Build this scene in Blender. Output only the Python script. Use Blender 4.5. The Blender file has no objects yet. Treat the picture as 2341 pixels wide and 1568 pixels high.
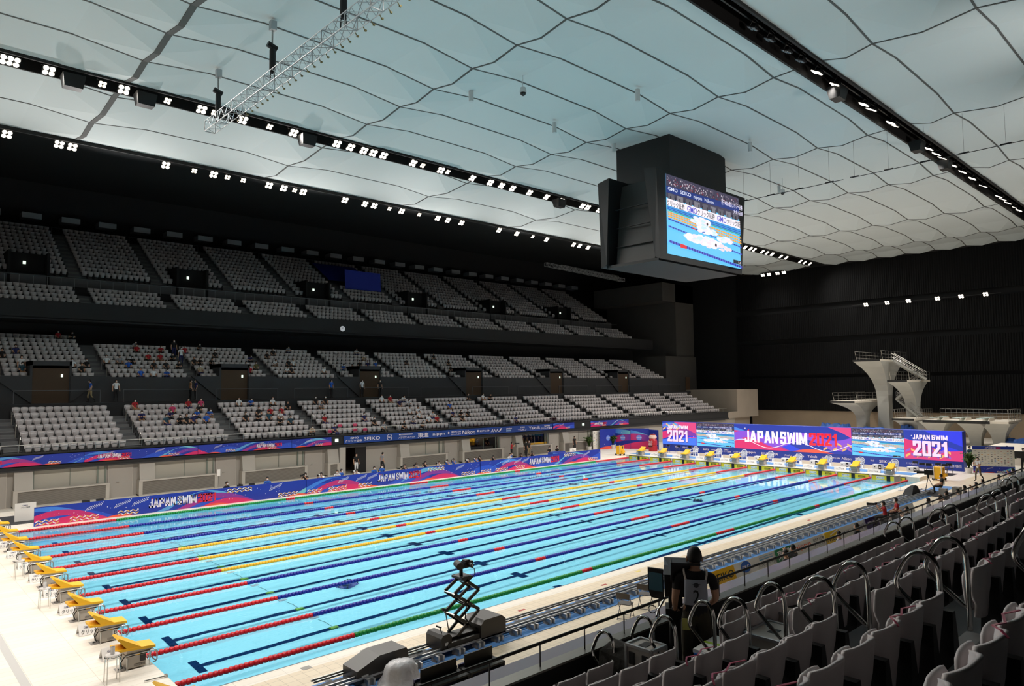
import bpy, math, random
import numpy as np
from mathutils import Vector, Matrix
C = bpy.context.scene
COL = C.collection
R = math.radians
rnd = random.Random(7)

# ------------------------------------------------------------------ camera, world, exposure
CAM = (-5.606, -18.049, 7.0136); YAW, PITCH, ROLL = 0.820204, 0.0631229, -0.0099499
f_ = Vector((math.cos(PITCH)*math.cos(YAW), math.cos(PITCH)*math.sin(YAW), math.sin(PITCH)))
r0 = Vector((math.sin(YAW), -math.cos(YAW), 0)); u0 = r0.cross(f_)
r_ = math.cos(ROLL)*r0 + math.sin(ROLL)*u0; u_ = -math.sin(ROLL)*r0 + math.cos(ROLL)*u0
cd = bpy.data.cameras.new('camera'); cam = bpy.data.objects.new('camera', cd); COL.objects.link(cam)
cam.matrix_world = Matrix(((r_.x, u_.x, -f_.x, CAM[0]), (r_.y, u_.y, -f_.y, CAM[1]), (r_.z, u_.z, -f_.z, CAM[2]), (0, 0, 0, 1)))
cd.sensor_width = 36; cd.lens = 24.706; cd.clip_start = .1; cd.clip_end = 400
C.camera = cam
w = bpy.data.worlds.new('world'); C.world = w; w.use_nodes = True
w.node_tree.nodes['Background'].inputs[0].default_value = (.5, .6, .65, 1)
w.node_tree.nodes['Background'].inputs[1].default_value = 0.0
C.view_settings.view_transform = 'Standard'; C.view_settings.look = 'None'
C.view_settings.exposure = 0.0; C.view_settings.gamma = 1.0; C.view_settings.use_curve_mapping = False
C.cycles.max_bounces = 8; C.cycles.diffuse_bounces = 4; C.cycles.sample_clamp_indirect = 4.0

SPOT_W = 1900.0
UP_W = 4600.0
DZ = 0.05            # side deck level
EZ = 0.30            # end deck level

# ------------------------------------------------------------------ helpers
def lin(c):
    return tuple((x/255/12.92 if x/255 <= .04045 else ((x/255+.055)/1.055)**2.4) for x in c)
MATS = {}
def mat(name, col=(128, 128, 128), rough=.6, metal=0., emit=0., bump=0., bscale=20., noise=0., spec=.5, alpha=None):
    if name in MATS: return MATS[name]
    m = bpy.data.materials.new(name); m.use_nodes = True; nt = m.node_tree; b = nt.nodes['Principled BSDF']
    c = lin(col)
    b.inputs['Base Color'].default_value = (*c, 1); b.inputs['Roughness'].default_value = rough
    b.inputs['Metallic'].default_value = metal; b.inputs['Specular IOR Level'].default_value = spec
    if emit:
        b.inputs['Emission Color'].default_value = (*c, 1); b.inputs['Emission Strength'].default_value = emit
    if noise or bump:
        tc = nt.nodes.new('ShaderNodeTexCoord'); n = nt.nodes.new('ShaderNodeTexNoise'); n.inputs['Scale'].default_value = bscale
        n.inputs['Detail'].default_value = 4; nt.links.new(tc.outputs['Object'], n.inputs['Vector'])
        if noise:
            mx = nt.nodes.new('ShaderNodeMix'); mx.data_type = 'RGBA'
            mx.inputs[6].default_value = (*[x*(1-noise) for x in c], 1); mx.inputs[7].default_value = (*[min(1, x*(1+noise)) for x in c], 1)
            nt.links.new(n.outputs['Fac'], mx.inputs[0]); nt.links.new(mx.outputs[2], b.inputs['Base Color'])
        if bump:
            bp = nt.nodes.new('ShaderNodeBump'); bp.inputs['Strength'].default_value = bump; bp.inputs['Distance'].default_value = .02
            nt.links.new(n.outputs['Fac'], bp.inputs['Height']); nt.links.new(bp.outputs[0], b.inputs['Normal'])
    MATS[name] = m; return m
def tile_mat(name, c1, c2, grout, w_, h_, g=.006, rough=.45, rot=0.):
    """tiles by object coordinates"""
    m = bpy.data.materials.new(name); m.use_nodes = True; nt = m.node_tree; b = nt.nodes['Principled BSDF']
    tc = nt.nodes.new('ShaderNodeTexCoord'); mp = nt.nodes.new('ShaderNodeMapping'); mp.inputs['Rotation'].default_value = (0, 0, rot)
    br = nt.nodes.new('ShaderNodeTexBrick'); br.offset = 0.; br.inputs['Scale'].default_value = 1
    br.inputs['Brick Width'].default_value = w_; br.inputs['Row Height'].default_value = h_; br.inputs['Mortar Size'].default_value = g
    br.inputs['Mortar Smooth'].default_value = .3
    for k, c in (('Color1', c1), ('Color2', c2), ('Mortar', grout)): br.inputs[k].default_value = (*lin(c), 1)
    nt.links.new(tc.outputs['Object'], mp.inputs[0]); nt.links.new(mp.outputs[0], br.inputs['Vector'])
    n = nt.nodes.new('ShaderNodeTexNoise'); n.inputs['Scale'].default_value = .5; nt.links.new(tc.outputs['Object'], n.inputs['Vector'])
    mx = nt.nodes.new('ShaderNodeMix'); mx.data_type = 'RGBA'; mx.blend_type = 'MULTIPLY'; mx.inputs[0].default_value = .25
    nt.links.new(br.outputs['Color'], mx.inputs[6]); nt.links.new(n.outputs['Color'], mx.inputs[7])
    rmp = nt.nodes.new('ShaderNodeValToRGB'); rmp.color_ramp.elements[0].color = (.8, .78, .76, 1); rmp.color_ramp.elements[1].color = (1, 1, 1, 1)
    nt.links.new(n.outputs['Fac'], rmp.inputs[0]); nt.links.new(rmp.outputs[0], mx.inputs[7])
    nt.links.new(mx.outputs[2], b.inputs['Base Color']); b.inputs['Roughness'].default_value = rough
    MATS[name] = m; return m
def vc_mat(name, emit=0., rough=.5):
    m = bpy.data.materials.new(name); m.use_nodes = True; nt = m.node_tree; b = nt.nodes['Principled BSDF']
    a = nt.nodes.new('ShaderNodeAttribute'); a.attribute_name = 'Col'
    if emit:
        b.inputs['Base Color'].default_value = (.01, .01, .01, 1)
        nt.links.new(a.outputs['Color'], b.inputs['Emission Color']); b.inputs['Emission Strength'].default_value = emit
    else: nt.links.new(a.outputs['Color'], b.inputs['Base Color'])
    b.inputs['Roughness'].default_value = rough
    MATS[name] = m; return m

def tag(o, label=None, cat=None, group=None, kind=None):
    if label: o['label'] = label
    if cat: o['category'] = cat
    if group: o['group'] = group
    if kind: o['kind'] = kind
    return o
def empty(name, loc=(0, 0, 0), rz=0., parent=None):
    o = bpy.data.objects.new(name, None); COL.objects.link(o); o.location = loc; o.rotation_euler = (0, 0, rz); o.empty_display_size = .1
    if parent: o.parent = parent
    return o
def copy_tree(o, parent=None):
    c = o.copy(); COL.objects.link(c); c.parent = parent
    for ch in list(o.children): copy_tree(ch, c)
    return c
NUM = 'zero first second third fourth fifth sixth seventh eighth ninth tenth eleventh twelfth thirteenth fourteenth fifteenth sixteenth seventeenth eighteenth nineteenth twentieth'.split()
CARD = 'zero one two three four five six seven eight nine ten eleven twelve thirteen fourteen fifteen sixteen seventeen eighteen nineteen twenty'.split()
TENS = 'zero ten twenty thirty forty fifty sixty seventy eighty ninety'.split()
def in_view(x, y, z, mx=.06, my=.06):
    d = Vector((x, y, z))-Vector(CAM); k = d.dot(f_)
    if k < .3: return False
    u, v = d.dot(r_)/k*1606.6/2341, d.dot(u_)/k*1606.6/2341
    return abs(u) < .5+mx and -.335-my < v < .335+my
def nth(n):
    if n <= 20: return NUM[n]
    t, u = divmod(n, 10)
    if u == 0: return TENS[t][:-1] + 'ieth'
    return TENS[t] + '-' + NUM[u]

class MB:
    def __init__(s): s.v = []; s.f = []; s.m = []; s.mats = []
    def mi(s, m):
        if m not in s.mats: s.mats.append(m)
        return s.mats.index(m)
    def add(s, vs, fs, m=None):
        b = len(s.v); s.v += [tuple(v) for v in vs]; k = s.mi(m) if m else 0
        for f in fs: s.f.append([b+i for i in f]); s.m.append(k)
        return s
    def box(s, x0, x1, y0, y1, z0, z1, m=None):
        vs = [(x, y, z) for x in (x0, x1) for y in (y0, y1) for z in (z0, z1)]
        return s.add(vs, [(0, 1, 3, 2), (4, 6, 7, 5), (0, 4, 5, 1), (2, 3, 7, 6), (0, 2, 6, 4), (1, 5, 7, 3)], m)
    def cbox(s, c, d, m=None):
        return s.box(c[0]-d[0]/2, c[0]+d[0]/2, c[1]-d[1]/2, c[1]+d[1]/2, c[2]-d[2]/2, c[2]+d[2]/2, m)
    def quad(s, a, b, c, d, m=None): return s.add([a, b, c, d], [(0, 1, 2, 3)], m)
    def bar(s, p, q, wd, ht=None, m=None, up=(0, 0, 1)):
        p, q = Vector(p), Vector(q); d = (q-p).normalized(); up = Vector(up)
        if abs(d.dot(up)) > .98: up = Vector((1, 0, 0))
        a = d.cross(up).normalized()*wd/2; b = a.cross(d).normalized()*(ht or wd)/2
        vs = [p-a-b, p+a-b, p+a+b, p-a+b, q-a-b, q+a-b, q+a+b, q-a+b]
        return s.add(vs, [(3, 2, 1, 0), (4, 5, 6, 7), (0, 1, 5, 4), (1, 2, 6, 5), (2, 3, 7, 6), (3, 0, 4, 7)], m)
    def tube(s, pts, r, n=8, m=None, closed=False):
        pts = [Vector(p) for p in pts]; N = len(pts); rs = r if isinstance(r, (list, tuple)) else [r]*N
        prev = None; rings = []
        for i, p in enumerate(pts):
            if closed: d = (pts[(i+1) % N]-pts[i-1])
            else: d = pts[min(i+1, N-1)]-pts[max(i-1, 0)]
            if d.length < 1e-9: d = Vector((0, 0, 1))
            d.normalize()
            if prev is None:
                a = d.orthogonal().normalized()
            else:
                a = prev - d*prev.dot(d)
                a = a.normalized() if a.length > 1e-6 else d.orthogonal().normalized()
            prev = a; b = d.cross(a)
            rings.append([p + (a*math.cos(t)+b*math.sin(t))*rs[i] for t in [2*math.pi*k/n for k in range(n)]])
        vs = [v for rg in rings for v in rg]; fs = []
        for i in range(N if closed else N-1):
            for k in range(n):
                a0 = i*n+k; a1 = i*n+(k+1) % n; b0 = ((i+1) % N)*n+k; b1 = ((i+1) % N)*n+(k+1) % n
                fs.append((a0, a1, b1, b0))
        if not closed: fs += [tuple(range(n))[::-1], tuple((N-1)*n+k for k in range(n))]
        return s.add(vs, fs, m)
    def cyl(s, p, q, r, n=12, m=None, r2=None): return s.tube([p, q], [r, r if r2 is None else r2], n, m)
    def lathe(s, prof, c=(0, 0, 0), n=16, m=None, axis='z'):
        vs = []
        for (r, h) in prof:
            for k in range(n):
                t = 2*math.pi*k/n; a, b = r*math.cos(t), r*math.sin(t)
                p = (a, b, h) if axis == 'z' else ((h, a, b) if axis == 'x' else (b, h, a))
                vs.append((c[0]+p[0], c[1]+p[1], c[2]+p[2]))
        N = len(prof); fs = [(i*n+k, i*n+(k+1) % n, (i+1)*n+(k+1) % n, (i+1)*n+k) for i in range(N-1) for k in range(n)]
        fs += [tuple(range(n))[::-1], tuple((N-1)*n+k for k in range(n))]
        return s.add(vs, fs, m)
    def loft(s, secs, m=None, cap=True):
        n = len(secs[0]); vs = [p for sc in secs for p in sc]; N = len(secs)
        fs = [(i*n+k, i*n+(k+1) % n, (i+1)*n+(k+1) % n, (i+1)*n+k) for i in range(N-1) for k in range(n)]
        if cap: fs += [tuple(range(n))[::-1], tuple((N-1)*n+k for k in range(n))]
        return s.add(vs, fs, m)
    def prism(s, poly, a0, a1, axis='y', m=None):
        n = len(poly)
        def P(p, a): return {'y': (p[0], a, p[1]), 'x': (a, p[0], p[1]), 'z': (p[0], p[1], a)}[axis]
        vs = [P(p, a0) for p in poly]+[P(p, a1) for p in poly]
        return s.add(vs, [tuple(range(n)), tuple(n+k for k in range(n))[::-1]]+[(k, (k+1) % n, n+(k+1) % n, n+k) for k in range(n)], m)
    def xf(s, M, i0=0):
        for i in range(i0, len(s.v)): s.v[i] = tuple(M @ Vector(s.v[i]))
        return s
    def build(s, name, m=None, parent=None, smooth=False, fix=True):
        me = bpy.data.meshes.new(name); me.from_pydata(s.v, [], s.f)
        ms = ([m] if m and not s.mats else s.mats)
        for x in ms: me.materials.append(x)
        if len(ms) > 1: me.polygons.foreach_set('material_index', s.m)
        if fix:
            import bmesh
            bm = bmesh.new(); bm.from_mesh(me); bmesh.ops.recalc_face_normals(bm, faces=bm.faces); bm.to_mesh(me); bm.free()
        if smooth:
            me.polygons.foreach_set('use_smooth', [True]*len(me.polygons))
        me.update()
        o = bpy.data.objects.new(name, me); COL.objects.link(o)
        if parent: o.parent = parent
        return o
def struct(mb, name, m=None, smooth=False, fix=True):
    return tag(mb.build(name, m, smooth=smooth, fix=fix), kind='structure')

# ---- flat graphics: coloured polygons on a real panel
TXT = {}
def text_polys(s, bold=0.):
    k = (s, bold)
    if k in TXT: return TXT[k]
    cu = bpy.data.curves.new('t', 'FONT'); cu.body = s; cu.size = 1; cu.offset = bold; cu.resolution_u = 2; cu.fill_mode = 'FRONT'
    ob = bpy.data.objects.new('t', cu); COL.objects.link(ob)
    dg = bpy.context.evaluated_depsgraph_get(); me = bpy.data.meshes.new_from_object(ob.evaluated_get(dg))
    vs = [(v.co.x, v.co.y) for v in me.vertices]; fs = [list(p.vertices) for p in me.polygons]
    bpy.data.objects.remove(ob); bpy.data.curves.remove(cu); bpy.data.meshes.remove(me)
    if vs:
        x0 = min(v[0] for v in vs); x1 = max(v[0] for v in vs); y0 = min(v[1] for v in vs); y1 = max(v[1] for v in vs)
        vs = [((x-x0)/max(x1-x0, 1e-6), (y-y0)/max(y1-y0, 1e-6)) for x, y in vs]
    TXT[k] = (vs, fs); return TXT[k]
class Art:
    """u to the reader's right, v up; metres on the panel"""
    def __init__(s, o, u, v, eps=.004):
        s.o = Vector(o); s.u = Vector(u).normalized(); s.w = Vector(v).normalized(); s.n = s.u.cross(s.w); s.eps = eps
        s.v = []; s.f = []; s.c = []; s.L = 0
    def P(s, p, L): return tuple(s.o+s.u*p[0]+s.w*p[1]+s.n*(s.eps*(L+1)))
    def poly(s, ps, col, L=None):
        if L is None: s.L += 1; L = s.L
        b = len(s.v); s.v += [s.P(p, L) for p in ps]; s.f.append(list(range(b, b+len(ps)))); s.c.append(lin(col))
    def rect(s, x0, y0, x1, y1, col, L=None): s.poly([(x0, y0), (x1, y0), (x1, y1), (x0, y1)], col, L)
    def strip(s, xs, lo, hi, col, y0, y1, col2=None):
        s.L += 1; n = len(xs)
        for i in range(n-1):
            a, b = xs[i], xs[i+1]
            l0, l1, h0, h1 = [min(max(t, y0), y1) for t in (lo(a), lo(b), hi(a), hi(b))]
            if h0-l0 < 1e-4 and h1-l1 < 1e-4: continue
            c = col if not col2 else tuple(col[k]+(col2[k]-col[k])*i/(n-1) for k in range(3))
            s.poly([(a, l0), (b, l1), (b, h1), (a, h0)], c, s.L)
    def text(s, t, x0, y0, x1, y1, col, bold=.02, shear=0., flip=False):
        vs, fs = text_polys(t, min(bold, .010)); s.L += 1; b = len(s.v); w_, h_ = x1-x0, y1-y0
        s.v += [s.P((x0+p[0]*w_+shear*(p[1]-.5)*h_, y0+p[1]*h_), s.L) for p in vs]
        for f in fs: s.f.append([b+i for i in f]); s.c.append(lin(col))
    def disc(s, x, y, r, col, n=10, L=None):
        s.poly([(x+r*math.cos(2*math.pi*k/n), y+r*math.sin(2*math.pi*k/n)) for k in range(n)], col, L)
    def build(s, name, m, parent=None):
        me = bpy.data.meshes.new(name); me.from_pydata(s.v, [], s.f); me.materials.append(m)
        a = me.color_attributes.new('Col', 'FLOAT_COLOR', 'CORNER')
        arr = np.ones((len(me.loops), 4), np.float32); k = 0
        for p, c in zip(s.f, s.c): arr[k:k+len(p), :3] = c; k += len(p)
        a.data.foreach_set('color', arr.ravel()); me.update()
        o = bpy.data.objects.new(name, me); COL.objects.link(o)
        if parent: o.parent = parent
        return o
BLUE, NAVY, TEAL, MAG, PURP, ORNG, GOLD, WHT, RED, SKY = (46, 84, 204), (36, 56, 165), (130, 208, 215), (222, 45, 110), (110, 60, 175), (240, 90, 70), (232, 180, 105), (245, 235, 245), (215, 30, 55), (70, 130, 225)
def chevrons(a, x0, y0, n, s_, cols, y1, rows=1):
    a.L += 1; L = a.L
    for r in range(rows):
        for k in range(n):
            x = x0+k*s_; y = y0+r*s_*.9; c = cols[(k+r) % 2]; t = s_*.45
            d = .5*s_ if k % 2 == 0 else -.5*s_
            ya, yb = y+(0 if d > 0 else .5*s_), y+(d if d > 0 else 0)
            ps = [(x, ya), (x+s_*.86, yb if d > 0 else y), (x+s_*.86, (yb if d > 0 else y)+t), (x, ya+t)]
            ps = [(px, min(py, y1)) for px, py in ps]
            a.poly(ps, c, L)
def waves(a, x0, x1, H, ph=0., base=BLUE, y0=0., N=60, marks=None):
    """flowing coloured waves of the event design between heights y0 and H"""
    a.rect(x0, y0, x1, H, base); xs = [x0+(x1-x0)*i/N for i in range(N+1)]; h = H-y0
    def f(amp, wl, p, off, sl=0.): return lambda x: y0+h*(off+amp*math.sin(2*math.pi*x/(wl*h)+p+ph)+sl*(((x-x0+ph*h)/(wl*h)) % 1.0))
    a.strip(xs, f(.5, 7.5, 0, .15), lambda x: H, NAVY, y0, H)
    t1 = f(.62, 8.5, 1.2, .35); a.strip(xs, lambda x: t1(x)-h*(.16+.13*math.sin(x*1.3/h+ph)), t1, SKY, y0, H, TEAL)
    t2 = f(.6, 8.5, .7, .15); a.strip(xs, lambda x: t2(x)-h*.32, t2, MAG, y0, H, PURP)
    t3 = f(.55, 8.5, .2, -.18); a.strip(xs, lambda x: y0, t3, MAG, y0, H)
    t4 = f(.35, 5.5, 3.2, -.22); a.strip(xs, lambda x: y0, t4, ORNG, y0, H)
    a.L += 1; L = a.L
    for k in range(int((x1-x0)/h*3)):
        x = x0+rnd.random()*(x1-x0); y = y0+h*(.25+.6*rnd.random()); r = h*(.012+.018*rnd.random())
        if x+r < x1 and x-r > x0: a.disc(x, y, r, WHT, 6, L)
    n_ = max(1, int((x1-x0)/h/5))
    hat, che = marks if marks is not None else ([(q+.35)*5*h for q in range(n_)], [((q+.62)*5*h, .04, 7) for q in range(n_)])
    for xx in hat:
        for k in range(8):
            xa = x0+xx+k*h*.11; ya = y0+h*(.50+.035*k)
            if xa+h*.3 < x1: a.poly([(xa, ya), (xa+h*.03, ya), (xa+h*.17, min(ya+h*.22, H)), (xa+h*.14, min(ya+h*.22, H))], WHT, L)
    for xx, yy, n in che:
        if x0+xx+n*h*.16 < x1: chevrons(a, x0+xx, y0+yy*h, n, h*.16, [GOLD, WHT], H, 2)
def R4(x0, y0, x1, y1): return [(x0, y0), (x1, y0), (x1, y1), (x0, y1)]
GLY = {'J': [R4(.58, 0, .98, 1), R4(0, 0, .98, .2), R4(0, 0, .34, .34)], 'A': [[(0, 0), (.33, 0), (.64, 1), (.32, 1)], [(.67, 0), (1, 0), (.68, 1), (.36, 1)], R4(.22, .2, .78, .37)],
 'P': [R4(0, 0, .36, 1), R4(0, .8, .9, 1), R4(.62, .4, .98, .97), R4(.3, .36, .92, .56)], 'N': [R4(0, 0, .3, 1), R4(.7, 0, 1, 1), [(0, 1), (.34, 1), (1, 0), (.66, 0)]],
 'S': [R4(.02, .82, .96, 1), R4(.0, .44, .36, .97), R4(.04, .41, .96, .6), R4(.62, .03, .98, .58), R4(.02, 0, .96, .18), R4(.64, .68, .98, .97), R4(.0, .03, .35, .32)],
 'W': [[(0, 1), (.25, 1), (.36, 0), (.13, 0)], [(.13, 0), (.36, 0), (.58, .92), (.41, .92)], [(.41, .92), (.58, .92), (.87, 0), (.64, 0)], [(.64, 0), (.87, 0), (1, 1), (.75, 1)]],
 'I': [R4(0, 0, 1, 1)], 'M': [R4(0, 0, .26, 1), R4(.74, 0, 1, 1), [(0, 1), (.3, 1), (.6, .12), (.4, .12)], [(.7, 1), (1, 1), (.6, .12), (.4, .12)]],
 '2': [R4(.02, .82, .97, 1), R4(.62, .5, .98, .96), [(.0, .16), (.42, .16), (.98, .58), (.60, .62)], R4(0, 0, 1, .19), R4(0, .66, .36, .96)],
 '0': [R4(0, .04, .36, .96), R4(.64, .04, 1, .96), R4(.04, .82, .96, 1), R4(.04, 0, .96, .18)], '1': [R4(.36, 0, .78, 1), [(.0, .68), (.4, .68), (.4, .98), (.2, .84), (.0, .84)]]}
WID = {'J': .75, 'W': 1.4, 'I': .38, 'M': 1.3, 'A': 1.08, '1': .8}
def block_text(a, s, x0, y0, x1, y1, col, gap=.1):
    tot = sum(WID.get(c, 1.) for c in s)+gap*(len(s)-1); k = (x1-x0)/tot; x = x0; a.L += 1; L = a.L
    for c in s:
        w_ = WID.get(c, 1.)*k
        for pl in GLY[c]: a.poly([(x+px*w_, y0+py*(y1-y0)) for px, py in pl], col, L)
        x += w_+gap*k
def title(a, x0, y0, x1, y1):
    """JAPAN SWIM 2021 on one line"""
    w_ = x1-x0
    block_text(a, 'JAPAN', x0, y0, x0+w_*.38, y1, (250, 235, 248)); block_text(a, 'SWIM', x0+w_*.405, y0, x0+w_*.69, y1, (250, 235, 248)); block_text(a, '2021', x0+w_*.71, y0, x1, y1, (240, 40, 60))
    h = y1-y0; a.poly([(x0+w_*.03, y1-h*.02), (x0+w_*.055, y1-h*.02), (x0+w_*.055, y1+h*.12)], (225, 25, 50))
def swim_picture(a, W_, H_):
    """the race shown on the screens"""
    X = lambda t: t*W_
    Y = lambda t: H_*(1-t)
    a.rect(0, 0, W_, H_, (100, 195, 240))
    a.rect(0, Y(.30), W_, Y(0), (62, 58, 78)); a.L += 1; L = a.L
    rr = random.Random(3)
    for k in range(330):
        x = rr.random()*W_*.985; y = Y(.02+.10*rr.random()); s_ = .008*W_*(.5+rr.random())
        a.rect(x, y-s_, x+s_*.9, y, rr.choice([(150, 140, 155), (35, 30, 45), (200, 190, 200), (90, 80, 100), (120, 30, 50)]), L)
    a.poly([(0, Y(.15)), (W_, Y(.12)), (W_, Y(.20)), (0, Y(.235))], (28, 50, 120))
    a.text('GMO  SEIKO  nippn  Nikon', X(.02), Y(.215), X(.62), Y(.155), (215, 220, 240), .02)
    a.L += 1; L = a.L
    for k in range(9): a.rect(X(.02+.11*k), Y(.32), X(.095+.11*k), Y(.24), (120, 118, 128) if k % 2 else (90, 88, 100), L)
    a.L += 1; L = a.L
    for k in range(16): x = X(.03+.06*k+.02*rr.random()); a.rect(x, Y(.34), x+.012*W_, Y(.27), (25, 22, 34), L)
    a.poly([(0, Y(.31)), (W_, Y(.33)), (W_, Y(.445)), (0, Y(.40))], (240, 232, 240))
    for x0, x1, s_, c in [(.0, .22, 'クリック証券', (30, 25, 40)), (.25, .38, 'GMO', (85, 80, 190)), (.385, .625, 'クリック証券', (30, 25, 40)), (.655, .79, 'GMO', (85, 80, 190)), (.795, .995, 'クリック証', (30, 25, 40))]:
        a.text(s_, X(x0), Y(.405+.02*x0), X(x1), Y(.325+.02*x0), c, .015)
    xs = [W_*i/24 for i in range(25)]
    def rope(y0_, y1_, th, c, c2=None):
        a.L += 1; L = a.L; n = 60
        for i in range(n):
            ya, yb = y0_+(y1_-y0_)*i/n, y0_+(y1_-y0_)*(i+1)/n
            a.poly([(X(i/n), Y(ya+th)), (X((i+1)/n), Y(yb+th)), (X((i+1)/n), Y(yb)), (X(i/n), Y(ya))], c if i % 2 or not c2 else c2, L)
    a.poly([(0, Y(.40)), (W_, Y(.445)), (W_, Y(.53)), (0, Y(.45))], (60, 150, 215))
    rope(.42, .475, .008, (35, 60, 170)); rope(.44, .50, .008, (35, 60, 170)); rope(.455, .52, .01, (60, 160, 110))
    for y0_, y1_ in ((.475, .56), (.50, .60), (.53, .635)): rope(y0_, y1_, .018, (240, 180, 90), (225, 150, 60))
    rope(.56, .69, .018, (40, 55, 160), (70, 110, 205)); rope(.65, .79, .02, (40, 50, 155), (80, 120, 210)); rope(.83, .965, .032, (45, 45, 150), (80, 100, 205))
    a.poly([(X(.14), Y(.895)), (X(.22), Y(.9)), (X(.22), Y(.857)), (X(.14), Y(.845))], (220, 40, 50))
    a.poly([(X(.30), Y(.62)), (X(.345), Y(.625)), (X(.345), Y(.607)), (X(.30), Y(.6))], (215, 40, 50))
    a.L += 1; L = a.L
    def blob(cx, cy, rx, ry, n, c):
        for k in range(n):
            t = rr.random()*6.28; q = rr.random()**.5; x = X(cx)+rx*W_*q*math.cos(t); y = Y(cy)+ry*H_*q*math.sin(t); s_ = W_*(.008+.02*rr.random())
            a.poly([(max(0, min(W_, x+s_*math.cos(u)*1.7)), y+s_*.55*math.sin(u)) for u in [0, 1.05, 2.1, 3.14, 4.2, 5.2]], c[k % len(c)], L+k % 7)
        a.L += 8
    W3 = [(250, 240, 248), (228, 232, 248), (245, 222, 230), (200, 228, 246)]
    blob(.42, .50, .12, .05, 60, W3); blob(.48, .60, .13, .045, 50, W3); blob(.45, .74, .24, .05, 130, W3); blob(.75, .66, .12, .03, 30, W3); blob(.62, .775, .2, .035, 50, [(240, 215, 222), (250, 240, 248)])
    a.disc(X(.46), Y(.525), .012*W_, (40, 30, 40)); a.disc(X(.57), Y(.775), .014*W_, (60, 50, 70))
    a.text('男子400m個人メドレー決勝', X(.665), Y(.20), X(.975), Y(.125), (235, 230, 255), .02)
    a.text('大会1日目', X(.84), Y(.275), X(.975), Y(.215), (235, 230, 255), .02)
    a.rect(X(.815), Y(.965), X(.945), Y(.915), (15, 22, 38)); a.text('1.6', X(.89), Y(.957), X(.925), Y(.925), (240, 220, 225), .02)

# ------------------------------------------------------------------ materials
M_deck = tile_mat('deck_tiles', (246, 238, 226), (240, 231, 217), (214, 204, 190), 1.2, .3, .007)
M_deck2 = tile_mat('beige_deck_tiles', (236, 219, 192), (231, 213, 186), (205, 188, 162), .3, .3, .010)
M_white = mat('white_paint', (238, 238, 236), .5)
M_black = mat('black_metal', (16, 16, 17), .5)
M_dark = mat('dark_wall', (34, 34, 36), .8, noise=.15, bscale=1.5)
M_darker = mat('black_wall', (13, 14, 15), .85)
M_conc = mat('grey_concrete', (150, 143, 134), .85, noise=.12, bscale=.8)
M_step = mat('terrace_concrete', (92, 92, 94), .85, noise=.1, bscale=2)
M_steel = mat('brushed_steel', (190, 188, 184), .28, 1.)
M_chrome = mat('polished_steel', (205, 202, 198), .12, 1.)
M_alu = mat('aluminium', (185, 186, 188), .4, .9)
M_seat = mat('seat_plastic', (196, 188, 188), .5)
M_art = vc_mat('printed_graphic', 0, .45)
M_led = vc_mat('led_graphic', 1.15)
M_yellow = mat('yellow_top', (246, 186, 28), .55)
M_blueplastic = mat('blue_plastic', (30, 62, 150), .5)
M_bluemat = mat('blue_matting', (88, 142, 205), .6)
M_glass = None
def glass_mat():
    m = bpy.data.materials.new('rail_glass'); m.use_nodes = True; nt = m.node_tree; nt.nodes.clear()
    o = nt.nodes.new('ShaderNodeOutputMaterial'); t = nt.nodes.new('ShaderNodeBsdfTransparent'); t.inputs[0].default_value = (.97, .98, .975, 1)
    g = nt.nodes.new('ShaderNodeBsdfGlossy'); g.inputs['Roughness'].default_value = .02; fr = nt.nodes.new('ShaderNodeFresnel'); fr.inputs[0].default_value = 1.18
    mx = nt.nodes.new('ShaderNodeMixShader'); nt.links.new(fr.outputs[0], mx.inputs[0]); nt.links.new(t.outputs[0], mx.inputs[1]); nt.links.new(g.outputs[0], mx.inputs[2])
    nt.links.new(mx.outputs[0], o.inputs[0]); return m
M_glass = glass_mat()
def water_mat():
    m = bpy.data.materials.new('pool_water'); m.use_nodes = True; nt = m.node_tree; nt.nodes.clear()
    o = nt.nodes.new('ShaderNodeOutputMaterial'); g = nt.nodes.new('ShaderNodeBsdfGlass'); g.inputs['IOR'].default_value = 1.333; g.inputs['Roughness'].default_value = 0.0
    tc = nt.nodes.new('ShaderNodeTexCoord'); mp = nt.nodes.new('ShaderNodeMapping'); mp.inputs['Scale'].default_value = (.35, 1.5, 1)
    n = nt.nodes.new('ShaderNodeTexNoise'); n.inputs['Scale'].default_value = 1.3; n.inputs['Detail'].default_value = 5
    bp = nt.nodes.new('ShaderNodeBump'); bp.inputs['Strength'].default_value = .5; bp.inputs['Distance'].default_value = .012
    nt.links.new(tc.outputs['Object'], mp.inputs[0]); nt.links.new(mp.outputs[0], n.inputs['Vector']); nt.links.new(n.outputs['Fac'], bp.inputs['Height'])
    nt.links.new(bp.outputs[0], g.inputs['Normal']); nt.links.new(g.outputs[0], o.inputs[0]); return m
M_water = water_mat()
M_pool = mat('pool_tiles', (124, 194, 214), .9, noise=.03, bscale=.4, spec=0.)
M_line = mat('navy_lane_line', (10, 38, 74), .9, spec=0.)

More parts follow.
